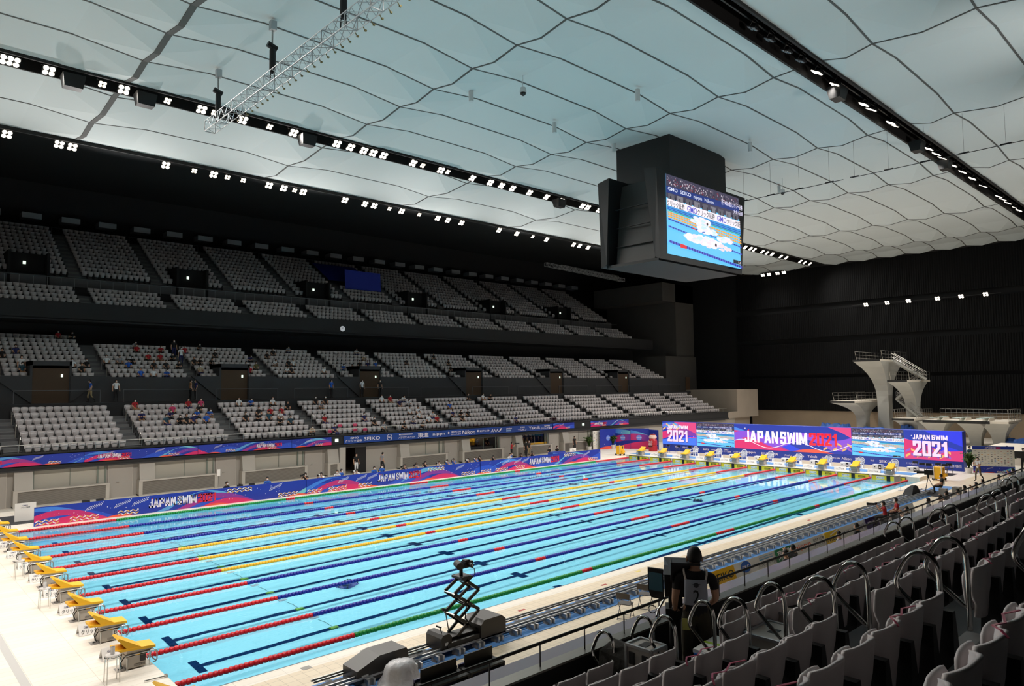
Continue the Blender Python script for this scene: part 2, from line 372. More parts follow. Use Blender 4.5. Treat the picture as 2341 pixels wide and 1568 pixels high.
# ------------------------------------------------------------------ floor, pool, building shell
PX0, PX1, PY0, PY1, PD = 0., 50., -.8, 25.28, -3.0
s = MB(); s.box(PX0, PX1, PY0, PY1, PD-.2, PD)
struct(s, 'floor', M_pool)
s = MB()
s.box(PX0-.3, PX0-.02, PY0-.3, PY1+.3, PD, -.02).box(PX1+.02, PX1+.3, PY0-.3, PY1+.3, PD, -.02).box(PX0-.02, PX1+.02, PY0-.3, PY0, PD, -.02).box(PX0-.02, PX1+.02, PY1, PY1+.3, PD, -.02)
struct(s, 'wall_pool', M_pool)
for k in range(10):
    y = k*2.5+1.25; s = MB(); z = PD+.004
    s.box(2., 48., y-.125, y+.125, PD-.01, z); z += .003
    for xx, hw in ((2., .5), (48., .5)): s.box(xx-.12, xx+.12, y-hw, y+hw, PD-.01, z)
    for xx, hl in ((15., .2), (35., .2), (25., .1)): s.box(xx-hl, xx+hl, y-.42, y+.42, PD-.01, z)
    struct(s, 'trim_lane', M_line)
water = MB().quad((PX0-.02, PY0, 0), (PX1+.02, PY0, 0), (PX1+.02, PY1, 0), (PX0-.02, PY1, 0)).build('pool_water', M_water, fix=False)
tag(water, 'clear light blue water filling the ten lane swimming pool', 'water', kind='stuff'); water.visible_shadow = False
# decks
s = MB(); s.box(-34, 0, -40, 36, -.4, EZ); struct(s, 'floor', M_deck)                       # start end deck
s = MB(); s.box(0, 58, PY1, 36, -.4, DZ).box(0, 50.0, -1.3, PY0, -.4, DZ); struct(s, 'floor', M_deck)
s = MB(); s.box(0, 52.0, -2.75, -1.3, -.4, DZ).box(0, 58, -12, -3.0, -.4, DZ); struct(s, 'floor', M_deck2)
s = MB(); s.box(0, 58, -3.0, -2.75, -.4, DZ); struct(s, 'floor', M_deck2)
s = MB(); s.box(50, 53.2, PY0, PY1, -.4, .33); struct(s, 'floor', M_deck)                    # raised turning end
s = MB(); s.box(53.2, 99, PY0, PY1, -.4, DZ+.001).box(50, 53.2, -2.75, PY0, -.4, DZ-.001).box(58, 99, PY1, 60, -.4, DZ).box(52, 99, -2.75, PY0, -.4, DZ).box(58, 99, -40, -2.75, -.4, DZ); struct(s, 'floor', M_deck)
s = MB(); s.box(0, 58, -40, -12.3, -.4, DZ).box(-34, 58, 36, 72, -.4, DZ); struct(s, 'floor', M_step)
s = MB(); s.box(-.055, -.005, .0, PY1, -.02, .29); struct(s, 'trim_gutter', mat('dark_gutter', (22, 26, 28), .5))
s = MB(); s.box(0.0, 50, PY0-.03, PY0, -.02, DZ+.004).box(0, 50, PY1, PY1+.03, -.02, DZ+.004); struct(s, 'trim_edge', mat('pool_edge', (70, 90, 105), .5))
# blue matting along the side deck, one strip
s = MB()
for i in range(26):
    x = 1.+i*1.83; s.box(x, x+1.80, -3.52, -2.36, DZ, DZ+.015)
tag(s.build('deck_matting', M_bluemat), 'long strip of blue matting laid under the camera track on the near deck', 'mat')
s = MB()
for i in range(16): s.box(50.9, 52.5, .0+i*1.6, 1.55+i*1.6, .33, .343)
tag(s.build('deck_matting', M_bluemat), 'blue matting behind the far row of starting blocks', 'mat')

# shell walls
s = MB(); s.box(99, 99.4, -45, 72, -.4, 30); struct(s, 'wall_far', M_darker)
s = MB(); s.box(-35, -34.6, -45, 72, -.4, 30); struct(s, 'wall_left', M_darker)
s = MB(); s.box(-35, 99, 71.6, 72, -.4, 30); struct(s, 'wall_back', M_darker)
s = MB(); s.box(-35, 99, -45.4, -45, -.4, 30); struct(s, 'wall_near', M_darker)
def corr_mat():
    m = mat('corrugated_black', (11, 12, 13), .9, spec=.2); nt = m.node_tree; b = nt.nodes['Principled BSDF']
    tc = nt.nodes.new('ShaderNodeTexCoord'); wv = nt.nodes.new('ShaderNodeTexWave'); wv.bands_direction = 'Y'; wv.inputs['Scale'].default_value = 1.1
    bp = nt.nodes.new('ShaderNodeBump'); bp.inputs['Strength'].default_value = .8; bp.inputs['Distance'].default_value = .05
    nt.links.new(tc.outputs['Object'], wv.inputs[0]); nt.links.new(wv.outputs['Fac'], bp.inputs['Height']); nt.links.new(bp.outputs[0], b.inputs['Normal']); return m
M_corr = corr_mat()
s = MB()
for z0, z1 in ((3.15, 8.0), (8.5, 13.2), (14.0, 18.0), (18.95, 26)): s.box(98.5, 99, -45, 40, z0, z1)
struct(s, 'wall_panelling', M_corr)
s = MB(); s.box(98.7, 99, -45, 38, -.2, 3.12); struct(s, 'wall_plinth', mat('board_marked_concrete', (158, 140, 118), .85, noise=.15, bscale=.5))
s = MB(); s.box(98.55, 98.7, 20.5, 21.9, .1, 2.2); o = struct(s, 'door_end', mat('grey_door', (150, 150, 150), .6))

# ------------------------------------------------------------------ ceiling
XN = [-24, -9.0, 5.15, 18.8, 32.5, 46.5, 61.0, 76.9, 90.5, 98.4]
YN = [-13.3, -9.6, -4.95, -2.25, -.98, .45, 4.02, 7.52, 11.1, 14.7, 18.22, 22.15, 25.75, 27.35, 28.35, 33.9, 38.3]
FLAT = {-13.3, -2.25, -.98, 25.75, 27.35, 38.3}; SLOT = {-2.25, 25.75}
Z0, ZK, ZM = 24.7, 25.05, 24.42
M_ceil = mat('ceiling_panel', (206, 214, 214), .7)
M_seam = mat('ceiling_joint', (88, 88, 86), .8)
s = MB(); sm = MB()
def Zk(y): return Z0+.06 if y in FLAT else ZK
def Zn(y): return Z0+.06 if y in FLAT else Z0
for j in range(len(YN)-1):
    y0, y1 = YN[j], YN[j+1]
    if y0 in SLOT: continue
    ym = (y0+y1)/2; zm = ZM if (y1-y0) > 2 else Z0+.02
    for i in range(len(XN)-1):
        x0, x1 = XN[i], XN[i+1]; L = x1-x0; ka, kb = x0+.24*L, x0+.76*L
        v = [(x0, y0, Zn(y0)), (x1, y0, Zn(y0)), (x0, y1, Zn(y1)), (x1, y1, Zn(y1)), (ka, y0, Zk(y0)), (kb, y0, Zk(y0)), (ka, y1, Zk(y1)), (kb, y1, Zk(y1)), (x0, ym, zm), (x1, ym, zm)]
        s.add(v, [(0, 4, 8), (2, 8, 6), (8, 4, 6), (4, 5, 7), (4, 7, 6), (5, 1, 9), (7, 9, 3), (9, 7, 5)])
        if y0 not in FLAT :
            for a, b in (((x0, y0, Zn(y0)), (ka, y0, Zk(y0))), ((ka, y0, Zk(y0)), (kb, y0, Zk(y0))), ((kb, y0, Zk(y0)), (x1, y0, Zn(y0)))): sm.bar(a, b, .10, .05)
        wd = .30 if i == 2 else .10
        if y1-y0 > 1.2 or True:
            for a, b in (((x0, y0, Zn(y0)), (x0, ym, zm)), ((x0, ym, zm), (x0, y1, Zn(y1)))): sm.bar(a, b, wd, .05)
ceil = s.build('ceiling', M_ceil, fix=False); tag(ceil, kind='structure')
struct(sm, 'trim_ceiling', M_seam)
s = MB()
for y0, y1 in ((-2.25, -.98), (25.75, 27.35)):
    s.box(-24, 98.4, y0-.12, y0, 24.6, 26.2).box(-24, 98.4, y1, y1+.12, 24.6, 26.2).box(-24, 98.4, y0, y1, 26.1, 26.2)
s.box(-24, 98.4, 38.3, 38.42, 24.5, 26.5).box(98.4, 98.52, -13.3, 38.3, 24.5, 26.5).box(-24, 98.4, -13.42, -13.3, 24.5, 26.5)
struct(s, 'trim_slot', mat('lighting_slot', (22, 19, 17), .7))
s = MB(); s.add([(-35, 38.4, 25.0), (99, 38.4, 25.0), (99, 72, 29), (-35, 72, 29)], [(0, 1, 2, 3)])
s.add([(-35, -13.4, 25.0), (99, -13.4, 25.0), (99, -45, 29), (-35, -45, 29)], [(0, 3, 2, 1)])
struct(s, 'ceiling', mat('dark_ceiling', (24, 28, 30), .9, noise=.3, bscale=.15), fix=False)
s = MB(); s.box(-35, 99.4, -45, 72, 29.5, 29.8); struct(s, 'ceiling', M_darker)
# ------------------------------------------------------------------ floodlights (the hall's own lamps, then added unseen spots)
LM = [(-0.7, 1), (-0.1, 1), (1.5, 1), (4.1, 0), (5.2, 1), (7.6, 0), (9.6, 1), (10.4, 0), (12.2, 1), (14.0, 0), (15.7, 1), (19.0, 1), (20.1, 1), (21.2, 1), (22.0, 1), (22.9, 1), (25.6, 1), (26.5, 0), (28.3, 1), (29.0, 0), (31.6, 1), (33.6, 1), (34.9, 1), (36.2, 1), (38.3, 1), (40.5, 1), (42.5, 1), (45.5, 1), (46.3, 1), (48.0, 1), (49.1, 1), (76.8, 1), (78.2, 1), (79.2, 1), (81.3, 1), (82.6, 1), (84.0, 1), (86.5, 1), (88.1, 1), (92.4, 1), (93.8, 1), (95.5, 1)]
LL = [(1.2, 1), (4.2, 1), (5.0, 1), (11.2, 1), (13.3, 0), (14.8, 1), (15.9, 0), (17.2, 0), (19.4, 1), (20.7, 1), (21.7, 0), (22.5, 1), (26.6, 1), (28.7, 1), (29.7, 1), (31.4, 0), (32.8, 1), (34.9, 0), (37.2, 1), (38.5, 1), (40.3, 1), (45.6, 1), (48.3, 1), (50.8, 0), (53.1, 1), (57.8, 1), (58.9, 1), (60.5, 1), (63.5, 1), (64.5, 1), (90.1, 0), (91.2, 1), (94.1, 1)]
LR = [(26.2, -1), (27.9, -1), (29.8, -1), (31.4, -1), (33.5, 1), (36.0, 1), (40.3, 1), (41.5, 1), (45.0, 1), (45.8, 0), (52.8, 1), (54.6, 1), (56.0, 1), (57.2, 1), (58.8, 1), (61.4, 1), (64.3, 1), (67.7, 1), (73.0, 1), (74.5, 1), (76.5, 1), (79.2, 0), (81.0, 1)]
M_lens = mat('floodlight_lens', (255, 244, 226), .3, emit=3.5)
M_lensd = mat('floodlight_lens_side', (255, 240, 214), .3, emit=2.5)
M_lensoff = mat('floodlight_lens_off', (120, 125, 130), .2)
def lamp_proto(name, mlens, size):
    root = empty(name)
    h = MB(); q = size/2
    h.loft([[(-q, -q, .02), (q, -q, .02), (q, q, .02), (-q, q, .02)], [(-q, -q, .10), (q, -q, .10), (q, q, .10), (-q, q, .10)], [(-q*.6, -q*.6, .26), (q*.6, -q*.6, .26), (q*.6, q*.6, .26), (-q*.6, q*.6, .26)]])
    h.build('housing', M_black, root)
    l = MB()
    for sx in (-1, 1):
        for sy in (-1, 1): l.lathe([(q*.44, .02), (q*.44, -.015), (q*.3, -.03)], (sx*q*.49, sy*q*.49, 0), 10)
    l.build('lens', mlens, root)
    y = MB(); y.tube([(-q-.03, 0, .05), (-q-.03, 0, .42), (q+.03, 0, .42), (q+.03, 0, .05)], .018, 5); y.build('yoke', M_black, root)
    return root
def spot(name, loc, target, watts, ang, blend, rad, parent=None):
    ld = bpy.data.lights.new(name, 'SPOT'); ld.energy = watts; ld.spot_size = R(ang); ld.spot_blend = blend; ld.shadow_soft_size = rad; ld.color = (1.0, .94, .87)
    o = bpy.data.objects.new(name, ld); COL.objects.link(o); o.location = loc
    o.rotation_euler = (Vector(target)-Vector(loc)).to_track_quat('-Z', 'Y').to_euler(); return o
P_on, P_dim, P_off = lamp_proto('floodlight', M_lens, .62), lamp_proto('floodlight', M_lensd, .42), lamp_proto('floodlight', M_lensoff, .5)
used = {}
def place_lamp(k, loc, tgt, label, group, watts, ang=110):
    p = {1: P_on, 0: P_dim, -1: P_off}[k]
    o = p if id(p) not in used else copy_tree(p); used[id(p)] = 1
    o.location = loc; d = Vector(tgt)-Vector(loc)
    o.rotation_euler = d.to_track_quat('-Z', 'Y').to_euler()
    tag(o, label, 'floodlight', group)
    if k == 1:
        l = spot('floodlight_beam', Vector(loc)+d.normalized()*.12, tgt, watts, ang, .9, .25)
for rowi, (L, y, z, ty, nm) in enumerate(((LM, 26.5, 24.55, 9., 'middle ceiling slot'), (LL, 38.75, 24.3, 17., 'row above the far stand'), (LR, -1.6, 24.6, 13., 'right ceiling slot'))):
    n = {1: 0, 0: 0, -1: 0}
    for x, k in L:
        n[k] += 1; st = {1: 'bright four lens floodlight', 0: 'small dimmer floodlight', -1: 'unlit floodlight'}[k]
        place_lamp(k, (x, y, z), (x+(1.5 if rowi != 1 else 1)*((x*7) % 3-1), ty, 0), '%s in the %s, %s from the left' % (st, nm, nth(n[k])), 'floodlights along the %s' % nm, SPOT_W*(.75, .6, 2.4)[rowi], (118, 106, 94)[rowi])
s = MB()
for y, z in ((26.5, 24.98), (38.75, 24.72), (-1.6, 25.03)): s.cyl((-24, y+.0, z), (98, y+.0, z), .07, 6)
s.cyl((98.2, 30, 24.55), (98.2, 37, 24.55), .06, 6).cyl((98.4, 4, 18.2), (98.4, 22, 18.2), .06, 6); struct(s, 'trim_lamp_pipe', M_black)
for n, y in enumerate((35.1, 34.1, 32.7, 31.7)):
    place_lamp(1, (98.0, y, 24.2), (80, y-4, 0), 'floodlight at the far ceiling end over the dark wall, %s from the corner' % nth(n+1), 'floodlights at the far end of the ceiling', SPOT_W*.5)
for n, y in enumerate((20.0, 17.2, 14.5, 11.0, 8.3, 5.6)):
    place_lamp(1, (98.2, y, 18.15), (78, y, 0), 'floodlight on the ledge of the black end wall, %s from the left' % nth(n+1), 'six floodlights on the end wall ledge', SPOT_W*.35)
# unseen spots added outside the view along the lamp rows, to brighten the deck
for x in (-16, -12, -8, -4, 0, 4, 8, 12, 16, 20, 24): spot('floodlight_beam', (x, -1.6, 24.5), (x+1, 13, 0), SPOT_W*2., 94, .9, .25)
for x in (-14, -10, -6, -3): spot('floodlight_beam', (x, 26.5, 24.5), (x+5, 9, 0), SPOT_W, 118, .9, .25); spot('floodlight_beam', (x, 38.7, 24.3), (x+4, 17, 0), SPOT_W, 118, .9, .25)
# added spots without fittings, put above the stands to brighten the pale ceiling
for x in (-6, 8, 22, 36, 50, 64, 78):
    for y in (45.5, -18.5):
        l = bpy.data.lights.new('added_ceiling_wash', 'SPOT'); l.energy = UP_W*(1.5 if y > 0 else .75); l.spot_size = R(84 if y > 0 else 64); l.spot_blend = 1.; l.shadow_soft_size = .4; l.color = (1., .96, .92)
        o = bpy.data.objects.new('added_ceiling_wash', l); COL.objects.link(o); o.location = (x, y, 15.5 if y > 0 else 15.5)
        o.rotation_euler = (Vector((x+2, 22. if y > 0 else 8., 33. if y > 0 else 36.))-o.location).to_track_quat('-Z', 'Y').to_euler()

# ------------------------------------------------------------------ stands
AI = [1.5+6.78*i for i in range(-2, 13)]           # aisle centre lines
def terrace(name, y0, z0, dy, dz, n, x0, x1, ext=.0, floor_z=None):
    s = MB()
    for k in range(n):
        ya = y0-.62+dy*k; s.box(x0, x1, ya, y0-.62+dy*n+ext, z0+dz*k-.8, z0+dz*k)
    return struct(s, name, M_step)
XL, XR = -20., 82.9
terrace('terrace_lower', 34.2, 3.0, .85, .37, 7, XL, XR, .02)
terrace('terrace_middle', 43.3, 7.65, .8, .365, 8, XL, XR, .0)
s = MB()
for k in (8, 9): s.box(XL, 14.6, 43.3-.62+.8*k, 43.3-.62+8.0, 7.65+.365*k-.8, 7.65+.365*k)
struct(s, 'terrace_middle', M_step)
terrace('terrace_upper', 49.0, 13.9, .85, .44, 4, XL, XR, 1.9)
terrace('terrace_top', 54.0, 17.05, .8, .485, 12, XL, XR, .3)
# aisle half-steps
s = MB()
for a in AI:
    for (y0, z0, dy, dz, n) in ((34.2, 3.0, .85, .37, 7), (43.3, 7.65, .8, .365, 8), (49., 13.9, .85, .44, 4), (54., 17.05, .8, .485, 12)):
        for k in range(n-1): s.box(a-.5, a+.5, y0-.62+dy*(k+1)-.3, y0-.62+dy*(k+1)+.01, z0+dz*k, z0+dz*(k+.5))
struct(s, 'trim_steps', mat('aisle_steps', (112, 112, 112), .8))
for bx in [(XL, 83.6, 33.5, 33.62, 2.45, 3.3), (XL, 83.6, 33.42, 33.62, 2.30, 2.5), (XL, 83.6, 33.42, 33.66, 3.22, 3.32), (XL, 83, 39.6, 41.2, 5.2, 6.2), (XL, 99, 41.2, 42.6, 5.9, 6.2), (XL, 86, 49.0, 54.2, 9.6, 9.9), (14.6, 86, 49.0, 51.6, 9.9, 10.2), (XL, 86, 51.6, 51.8, 9.9, 13.2), (XL, 86.5, 48.0, 48.25, 12.9, 14.3), (XL, 86.5, 48.0, 54., 12.75, 12.95), (XL, 83, 52.3, 53.45, 14.8, 15.9), (XL, 83, 53.4, 53.55, 15.9, 17.1), (XL, 99, 63.2, 70, 21.4, 22.4), (XL, 99, 66.5, 66.7, 22., 29.)]:
    struct(MB().box(*bx), 'wall_stand', M_dark)
s = MB(); s.box(XL, 98, 34.05, 34.2, -.3, 2.5); struct(s, 'wall_poolside', mat('poolside_wall', (150, 146, 140), .8, noise=.06, bscale=2))
# right-hand concrete ends of the stand
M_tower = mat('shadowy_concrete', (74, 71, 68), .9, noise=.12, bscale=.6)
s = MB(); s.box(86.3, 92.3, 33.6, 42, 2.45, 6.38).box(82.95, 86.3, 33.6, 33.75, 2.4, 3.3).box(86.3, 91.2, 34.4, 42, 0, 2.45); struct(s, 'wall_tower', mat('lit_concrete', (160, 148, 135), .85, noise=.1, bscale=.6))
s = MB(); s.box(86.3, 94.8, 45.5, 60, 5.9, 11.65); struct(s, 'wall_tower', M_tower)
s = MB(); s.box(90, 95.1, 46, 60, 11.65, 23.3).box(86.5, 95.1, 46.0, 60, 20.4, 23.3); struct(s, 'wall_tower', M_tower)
s = MB(); s.box(86.3, 99, 42, 45.5, 5.9, 6.2); struct(s, 'floor', M_step)
s = MB(); s.box(91.6, 92.7, 45.42, 45.5, 6.2, 8.4); struct(s, 'door_tower', mat('brown_door', (92, 66, 44), .6))

SIT = [ ('l',3,6,1,'red'), ('l',3,4,1,'navy'), ('l',3,5,6,'pink'), ('l',3,4,5,'navy'), ('l',3,3,4,'teal'), ('l',3,3,6,'black'), ('l',3,3,7,'black'), ('l',3,6,9,'red'), ('l',3,5,10,'black'), ('l',3,6,11,'pink'), ('l',3,4,9,'blue'), ('l',3,3,8,'navy'), ('l',3,4,11,'blue'), ('l',3,3,10,'blue'), ('l',4,6,3,'white'), ('l',4,6,5,'blue'), ('l',4,6,9,'white'), ('l',4,5,11,'black'), ('l',4,4,7,'red'), ('l',4,4,9,'red'), ('l',4,3,2,'black'), ('l',4,3,4,'black'), ('l',4,4,5,'black'), ('l',4,3,6,'teal'), ('l',4,3,8,'white'), ('l',4,2,7,'black'), ('l',4,2,9,'teal'), ('l',4,0,11,'beige'), ('l',5,6,3,'black'), ('l',5,6,5,'black'), ('l',5,5,3,'grey'), ('l',5,2,1,'red'), ('l',5,0,1,'navy'), ('l',5,2,9,'navy'), ('l',5,1,10,'black'), ('l',6,6,3,'white'), ('l',6,6,5,'red'), ('l',6,6,8,'white'), ('l',6,5,6,'navy'), ('l',6,5,8,'white'), ('l',6,3,6,'white'), ('l',5,0,11,'grey'), ('l',6,0,1,'black'), ('l',6,3,8,'white'), ('l',6,1,4,'grey'), ('l',6,2,7,'white'), ('l',6,1,8,'white'), ('l',6,2,10,'white'), ('l',6,1,10,'red'), ('l',6,0,5,'black'), ('l',7,4,3,'blue'), ('l',7,2,1,'navy'), ('l',7,2,3,'black'), ('l',7,1,2,'black'), ('l',7,2,5,'black'), ('l',7,6,11,'black'), ('l',8,6,1,'white'), ('l',8,6,3,'black'), ('l',8,0,1,'navy'), ('m',2,9,9,'red'), ('m',2,9,11,'black'), ('m',2,5,2,'navy'), ('m',2,4,0,'black'), ('m',2,1,2,'teal'), ('m',2,2,9,'white'), ('m',2,1,10,'black'), ('m',2,2,11,'black'), ('m',3,7,6,'grey'), ('m',3,6,6,'red'), ('m',3,4,7,'red'), ('m',3,4,9,'red'), ('m',3,6,10,'red'), ('m',3,4,11,'black'), ('m',3,3,0,'white'), ('m',3,3,2,'grey'), ('m',3,3,4,'black'), ('m',3,2,3,'blue'), ('m',3,2,7,'black'), ('m',3,2,9,'black'), ('m',3,2,11,'black'), ('m',3,0,4,'blue'), ('m',3,0,6,'white'), ('m',3,0,8,'blue'), ('m',4,6,0,'red'), ('m',4,7,3,'black'), ('m',4,3,1,'black'), ('m',4,3,0,'black'), ('m',4,5,5,'black'), ('m',4,3,3,'black'), ('m',4,1,0,'beige'), ('m',4,4,11,'navy'), ('m',4,2,9,'blue'), ('m',4,1,9,'red'), ('m',4,2,11,'olive'), ('m',5,6,3,'black'), ('m',5,5,1,'black'), ('m',5,7,7,'grey'), ('m',5,3,1,'white'), ('m',5,3,4,'black'), ('m',5,3,5,'white'), ('m',5,1,2,'white'), ('m',5,1,3,'black'), ('m',6,7,9,'white'), ('m',6,5,9,'beige'), ('m',6,2,1,'blue'), ('m',6,3,6,'black'), ('m',5,1,10,'white'), ('m',6,2,3,'black'), ('m',6,3,10,'blue'), ('m',6,3,8,'navy'), ('m',7,4,5,'black'), ('m',8,6,1,'black'), ('m',8,4,3,'black'), ('m',8,2,1,'black')]
SITSET = {(s_[0], s_[1], s_[2], s_[3]) for s_ in SIT}
# seats --------------------------------------------------------------
M_bracket = mat('black_seat_bracket', (20, 20, 22), .6)
def seat_shell(nx=8):
    s = MB(); W_ = .22; rows = [(.30, .135), (.42, .145), (.50, .17), (.56, .215), (.72, .222), (.78, .22), (.80, .208)]
    F, B = [], []
    for (z, hw) in rows:
        for i in range(nx+1):
            t = -1+2*i/nx; x = t*hw; y = .075*(abs(t)**3)*(1. if z > .42 else .6)-.10*(z-.36)+.02; zz = z-(.03*t*t if z > .77 else 0)
            F.append((x, y+.012, zz)); B.append((x, y-.012, zz))
    n = nx+1; N = len(rows); vs = F+B; o = n*N; fs = []
    for r_i in range(N-1):
        for i in range(nx):
            a = r_i*n+i; fs.append((a, a+1, a+n+1, a+n)); fs.append((o+a, o+a+n, o+a+n+1, o+a+1))
    for i in range(nx):
        fs.append((i, o+i, o+i+1, i+1)); a = (N-1)*n+i; fs.append((a, a+1, o+a+1, o+a))
    for r_i in range(N-1):
        a = r_i*n; fs.append((a, a+n, o+a+n, o+a)); a += nx; fs.append((a, o+a, o+a+n, a+n))
    return s.add(vs, fs)
def make_seat():
    root = empty('stadium_seat')
    seat_shell().build('backrest', M_seat, root, smooth=True)
    s = MB(); secs = []                                          # folded pan, rounded top
    for (z, hw, th) in [(.34, .13, .03), (.38, .155, .045), (.52, .165, .05), (.60, .17, .05), (.66, .16, .045), (.695, .12, .03), (.705, .05, .015)]:
        y = .13+.06*(z-.34); secs.append([(x*hw, y+dy_, z) for x, dy_ in [(-1, 0), (-.8, th*.5), (0, th*.7), (.8, th*.5), (1, 0), (.8, -th*.4), (0, -th*.5), (-.8, -th*.4)]])
    s.loft(secs).build('seat_pan', M_seat, root, smooth=True)
    s = MB(); s.loft([[(.19, -.05, 0), (.29, -.05, 0), (.29, .12, 0), (.19, .12, 0)], [(.165, -.06, .3), (.313, -.06, .3), (.313, .10, .3), (.165, .10, .3)], [(.205, -.05, .62), (.272, -.05, .62), (.272, .05, .62), (.205, .05, .62)]])
    s.lathe([(.055, -.012), (.055, .012)], (.30, .07, .33), 12, axis='x')
    s.build('seat_bracket', M_bracket, root)
    return root
SEAT = make_seat(); seat_used = []
def place_seat(x, y, z, rz, label, group):
    o = SEAT if not seat_used else copy_tree(SEAT); seat_used.append(1)
    o.location = (x, y, z); o.rotation_euler = (0, 0, rz); tag(o, label, 'seat', group); return o
open_seats = []
far_seats = []                                                    # (x, y, floor z) for the one mass of far seats
VX = [4.8+13.4*i for i in range(-1, 7)]
def block_seats(b, y0, z0, dy, dz, n, vom=0, vomw=1.5):
    out = []
    a0, a1 = AI[b]+.55, AI[b+1]-.55
    for k in range(n):
        for j in range(12):
            x = a0+(j+.5)*(a1-a0)/12
            if k < vom and any(abs(x-v) < vomw for v in VX): continue
            out.append((x, y0+dy*k, z0+dz*k, k, j))
    return out
BLK = 'zero leftmost'.split()
for b in range(0, 14):
    for (x, y, z, k, j) in block_seats(b, 34.2, 3.0, .85, .37, 7):
        if ('l', b, k, j) in SITSET: open_seats.append((x, y, z))
        elif b in (2, 3):
            nm = 'first' if b == 2 else 'second'
            place_seat(x, y, z, math.pi, 'pale folded seat, lower far stand, %s block, %s row up, %s from the left' % (nm, nth(k+1), nth(j+1)), 'folded seats in the %s block of the lower far stand' % nm)
        else: far_seats.append((x, y, z))
    for (x, y, z, k, j) in block_seats(b, 43.3, 7.65, .8, .365, 10 if b < 3 else 8, 2, 1.35): (open_seats if ('m', b, k, j) in SITSET else far_seats).append((x, y, z))
    for (x, y, z, k, j) in block_seats(b, 49.0, 13.9, .85, .44, 4): far_seats.append((x, y, z))
    for (x, y, z, k, j) in block_seats(b, 54.0, 17.05, .8, .485, 12, 4, 1.5):
        if 4 <= k <= 9 and 34.9 < x < 40.9: continue
        far_seats.append((x, y, z))
base = MB()
base.box(-.215, .215, -.06, .03, .55, .80).box(-.15, .15, -.02, .04, .34, .55).loft([[(-.14, -.13, .36), (.14, -.13, .36), (.14, -.07, .36), (-.14, -.07, .36)], [(-.17, -.15, .66), (.17, -.15, .66), (.17, -.09, .66), (-.17, -.09, .66)]])
nb = len(base.v); bv = np.array(base.v); bf = np.array(base.f)
br = MB(); br.box(.165, .313, -.05, .05, 0, .58); rv = np.array(br.v); rf = np.array(br.f)
# rotated copies not needed: the far seats are modelled facing the pool
P = np.array(far_seats); P3 = np.array(open_seats)
op = MB(); op.box(-.22, .22, -.04, .02, .46, .80).box(-.19, .19, -.42, -.02, .40, .445); ov = np.array(op.v); of_ = np.array(op.f)
V1 = (P[:, None, :]+bv[None]).reshape(-1, 3); F1 = (bf[None]+(np.arange(len(P))*nb)[:, None, None]).reshape(-1, 4)
V2 = (P[:, None, :]+rv[None]).reshape(-1, 3); F2 = (rf[None]+(np.arange(len(P))*8)[:, None, None]).reshape(-1, 4)+len(V1)
me = bpy.data.meshes.new('stadium_seats'); V3 = (P3[:, None, :]+ov[None]).reshape(-1, 3); F3 = (of_[None]+(np.arange(len(P3))*len(op.v))[:, None, None]).reshape(-1, 4)+len(V1)+len(V2)
VV = np.vstack([V1, V2, V3]); FF = np.vstack([F1, F2, F3])
me.vertices.add(len(VV)); me.vertices.foreach_set('co', VV.ravel()); me.loops.add(FF.size); me.loops.foreach_set('vertex_index', FF.ravel().astype(np.int32))
me.polygons.add(len(FF)); me.polygons.foreach_set('loop_start', np.arange(0, FF.size, 4, dtype=np.int32))
me.materials.append(M_seat); me.materials.append(M_bracket)
me.polygons.foreach_set('material_index', np.concatenate([np.zeros(len(F1), np.int32), np.ones(len(F2), np.int32), np.zeros(len(F3), np.int32)])); me.update(calc_edges=True)
o = bpy.data.objects.new('stadium_seats', me); COL.objects.link(o)
tag(o, 'rows of pale folded seats filling the rest of the far stand tiers', 'seats', kind='stuff')

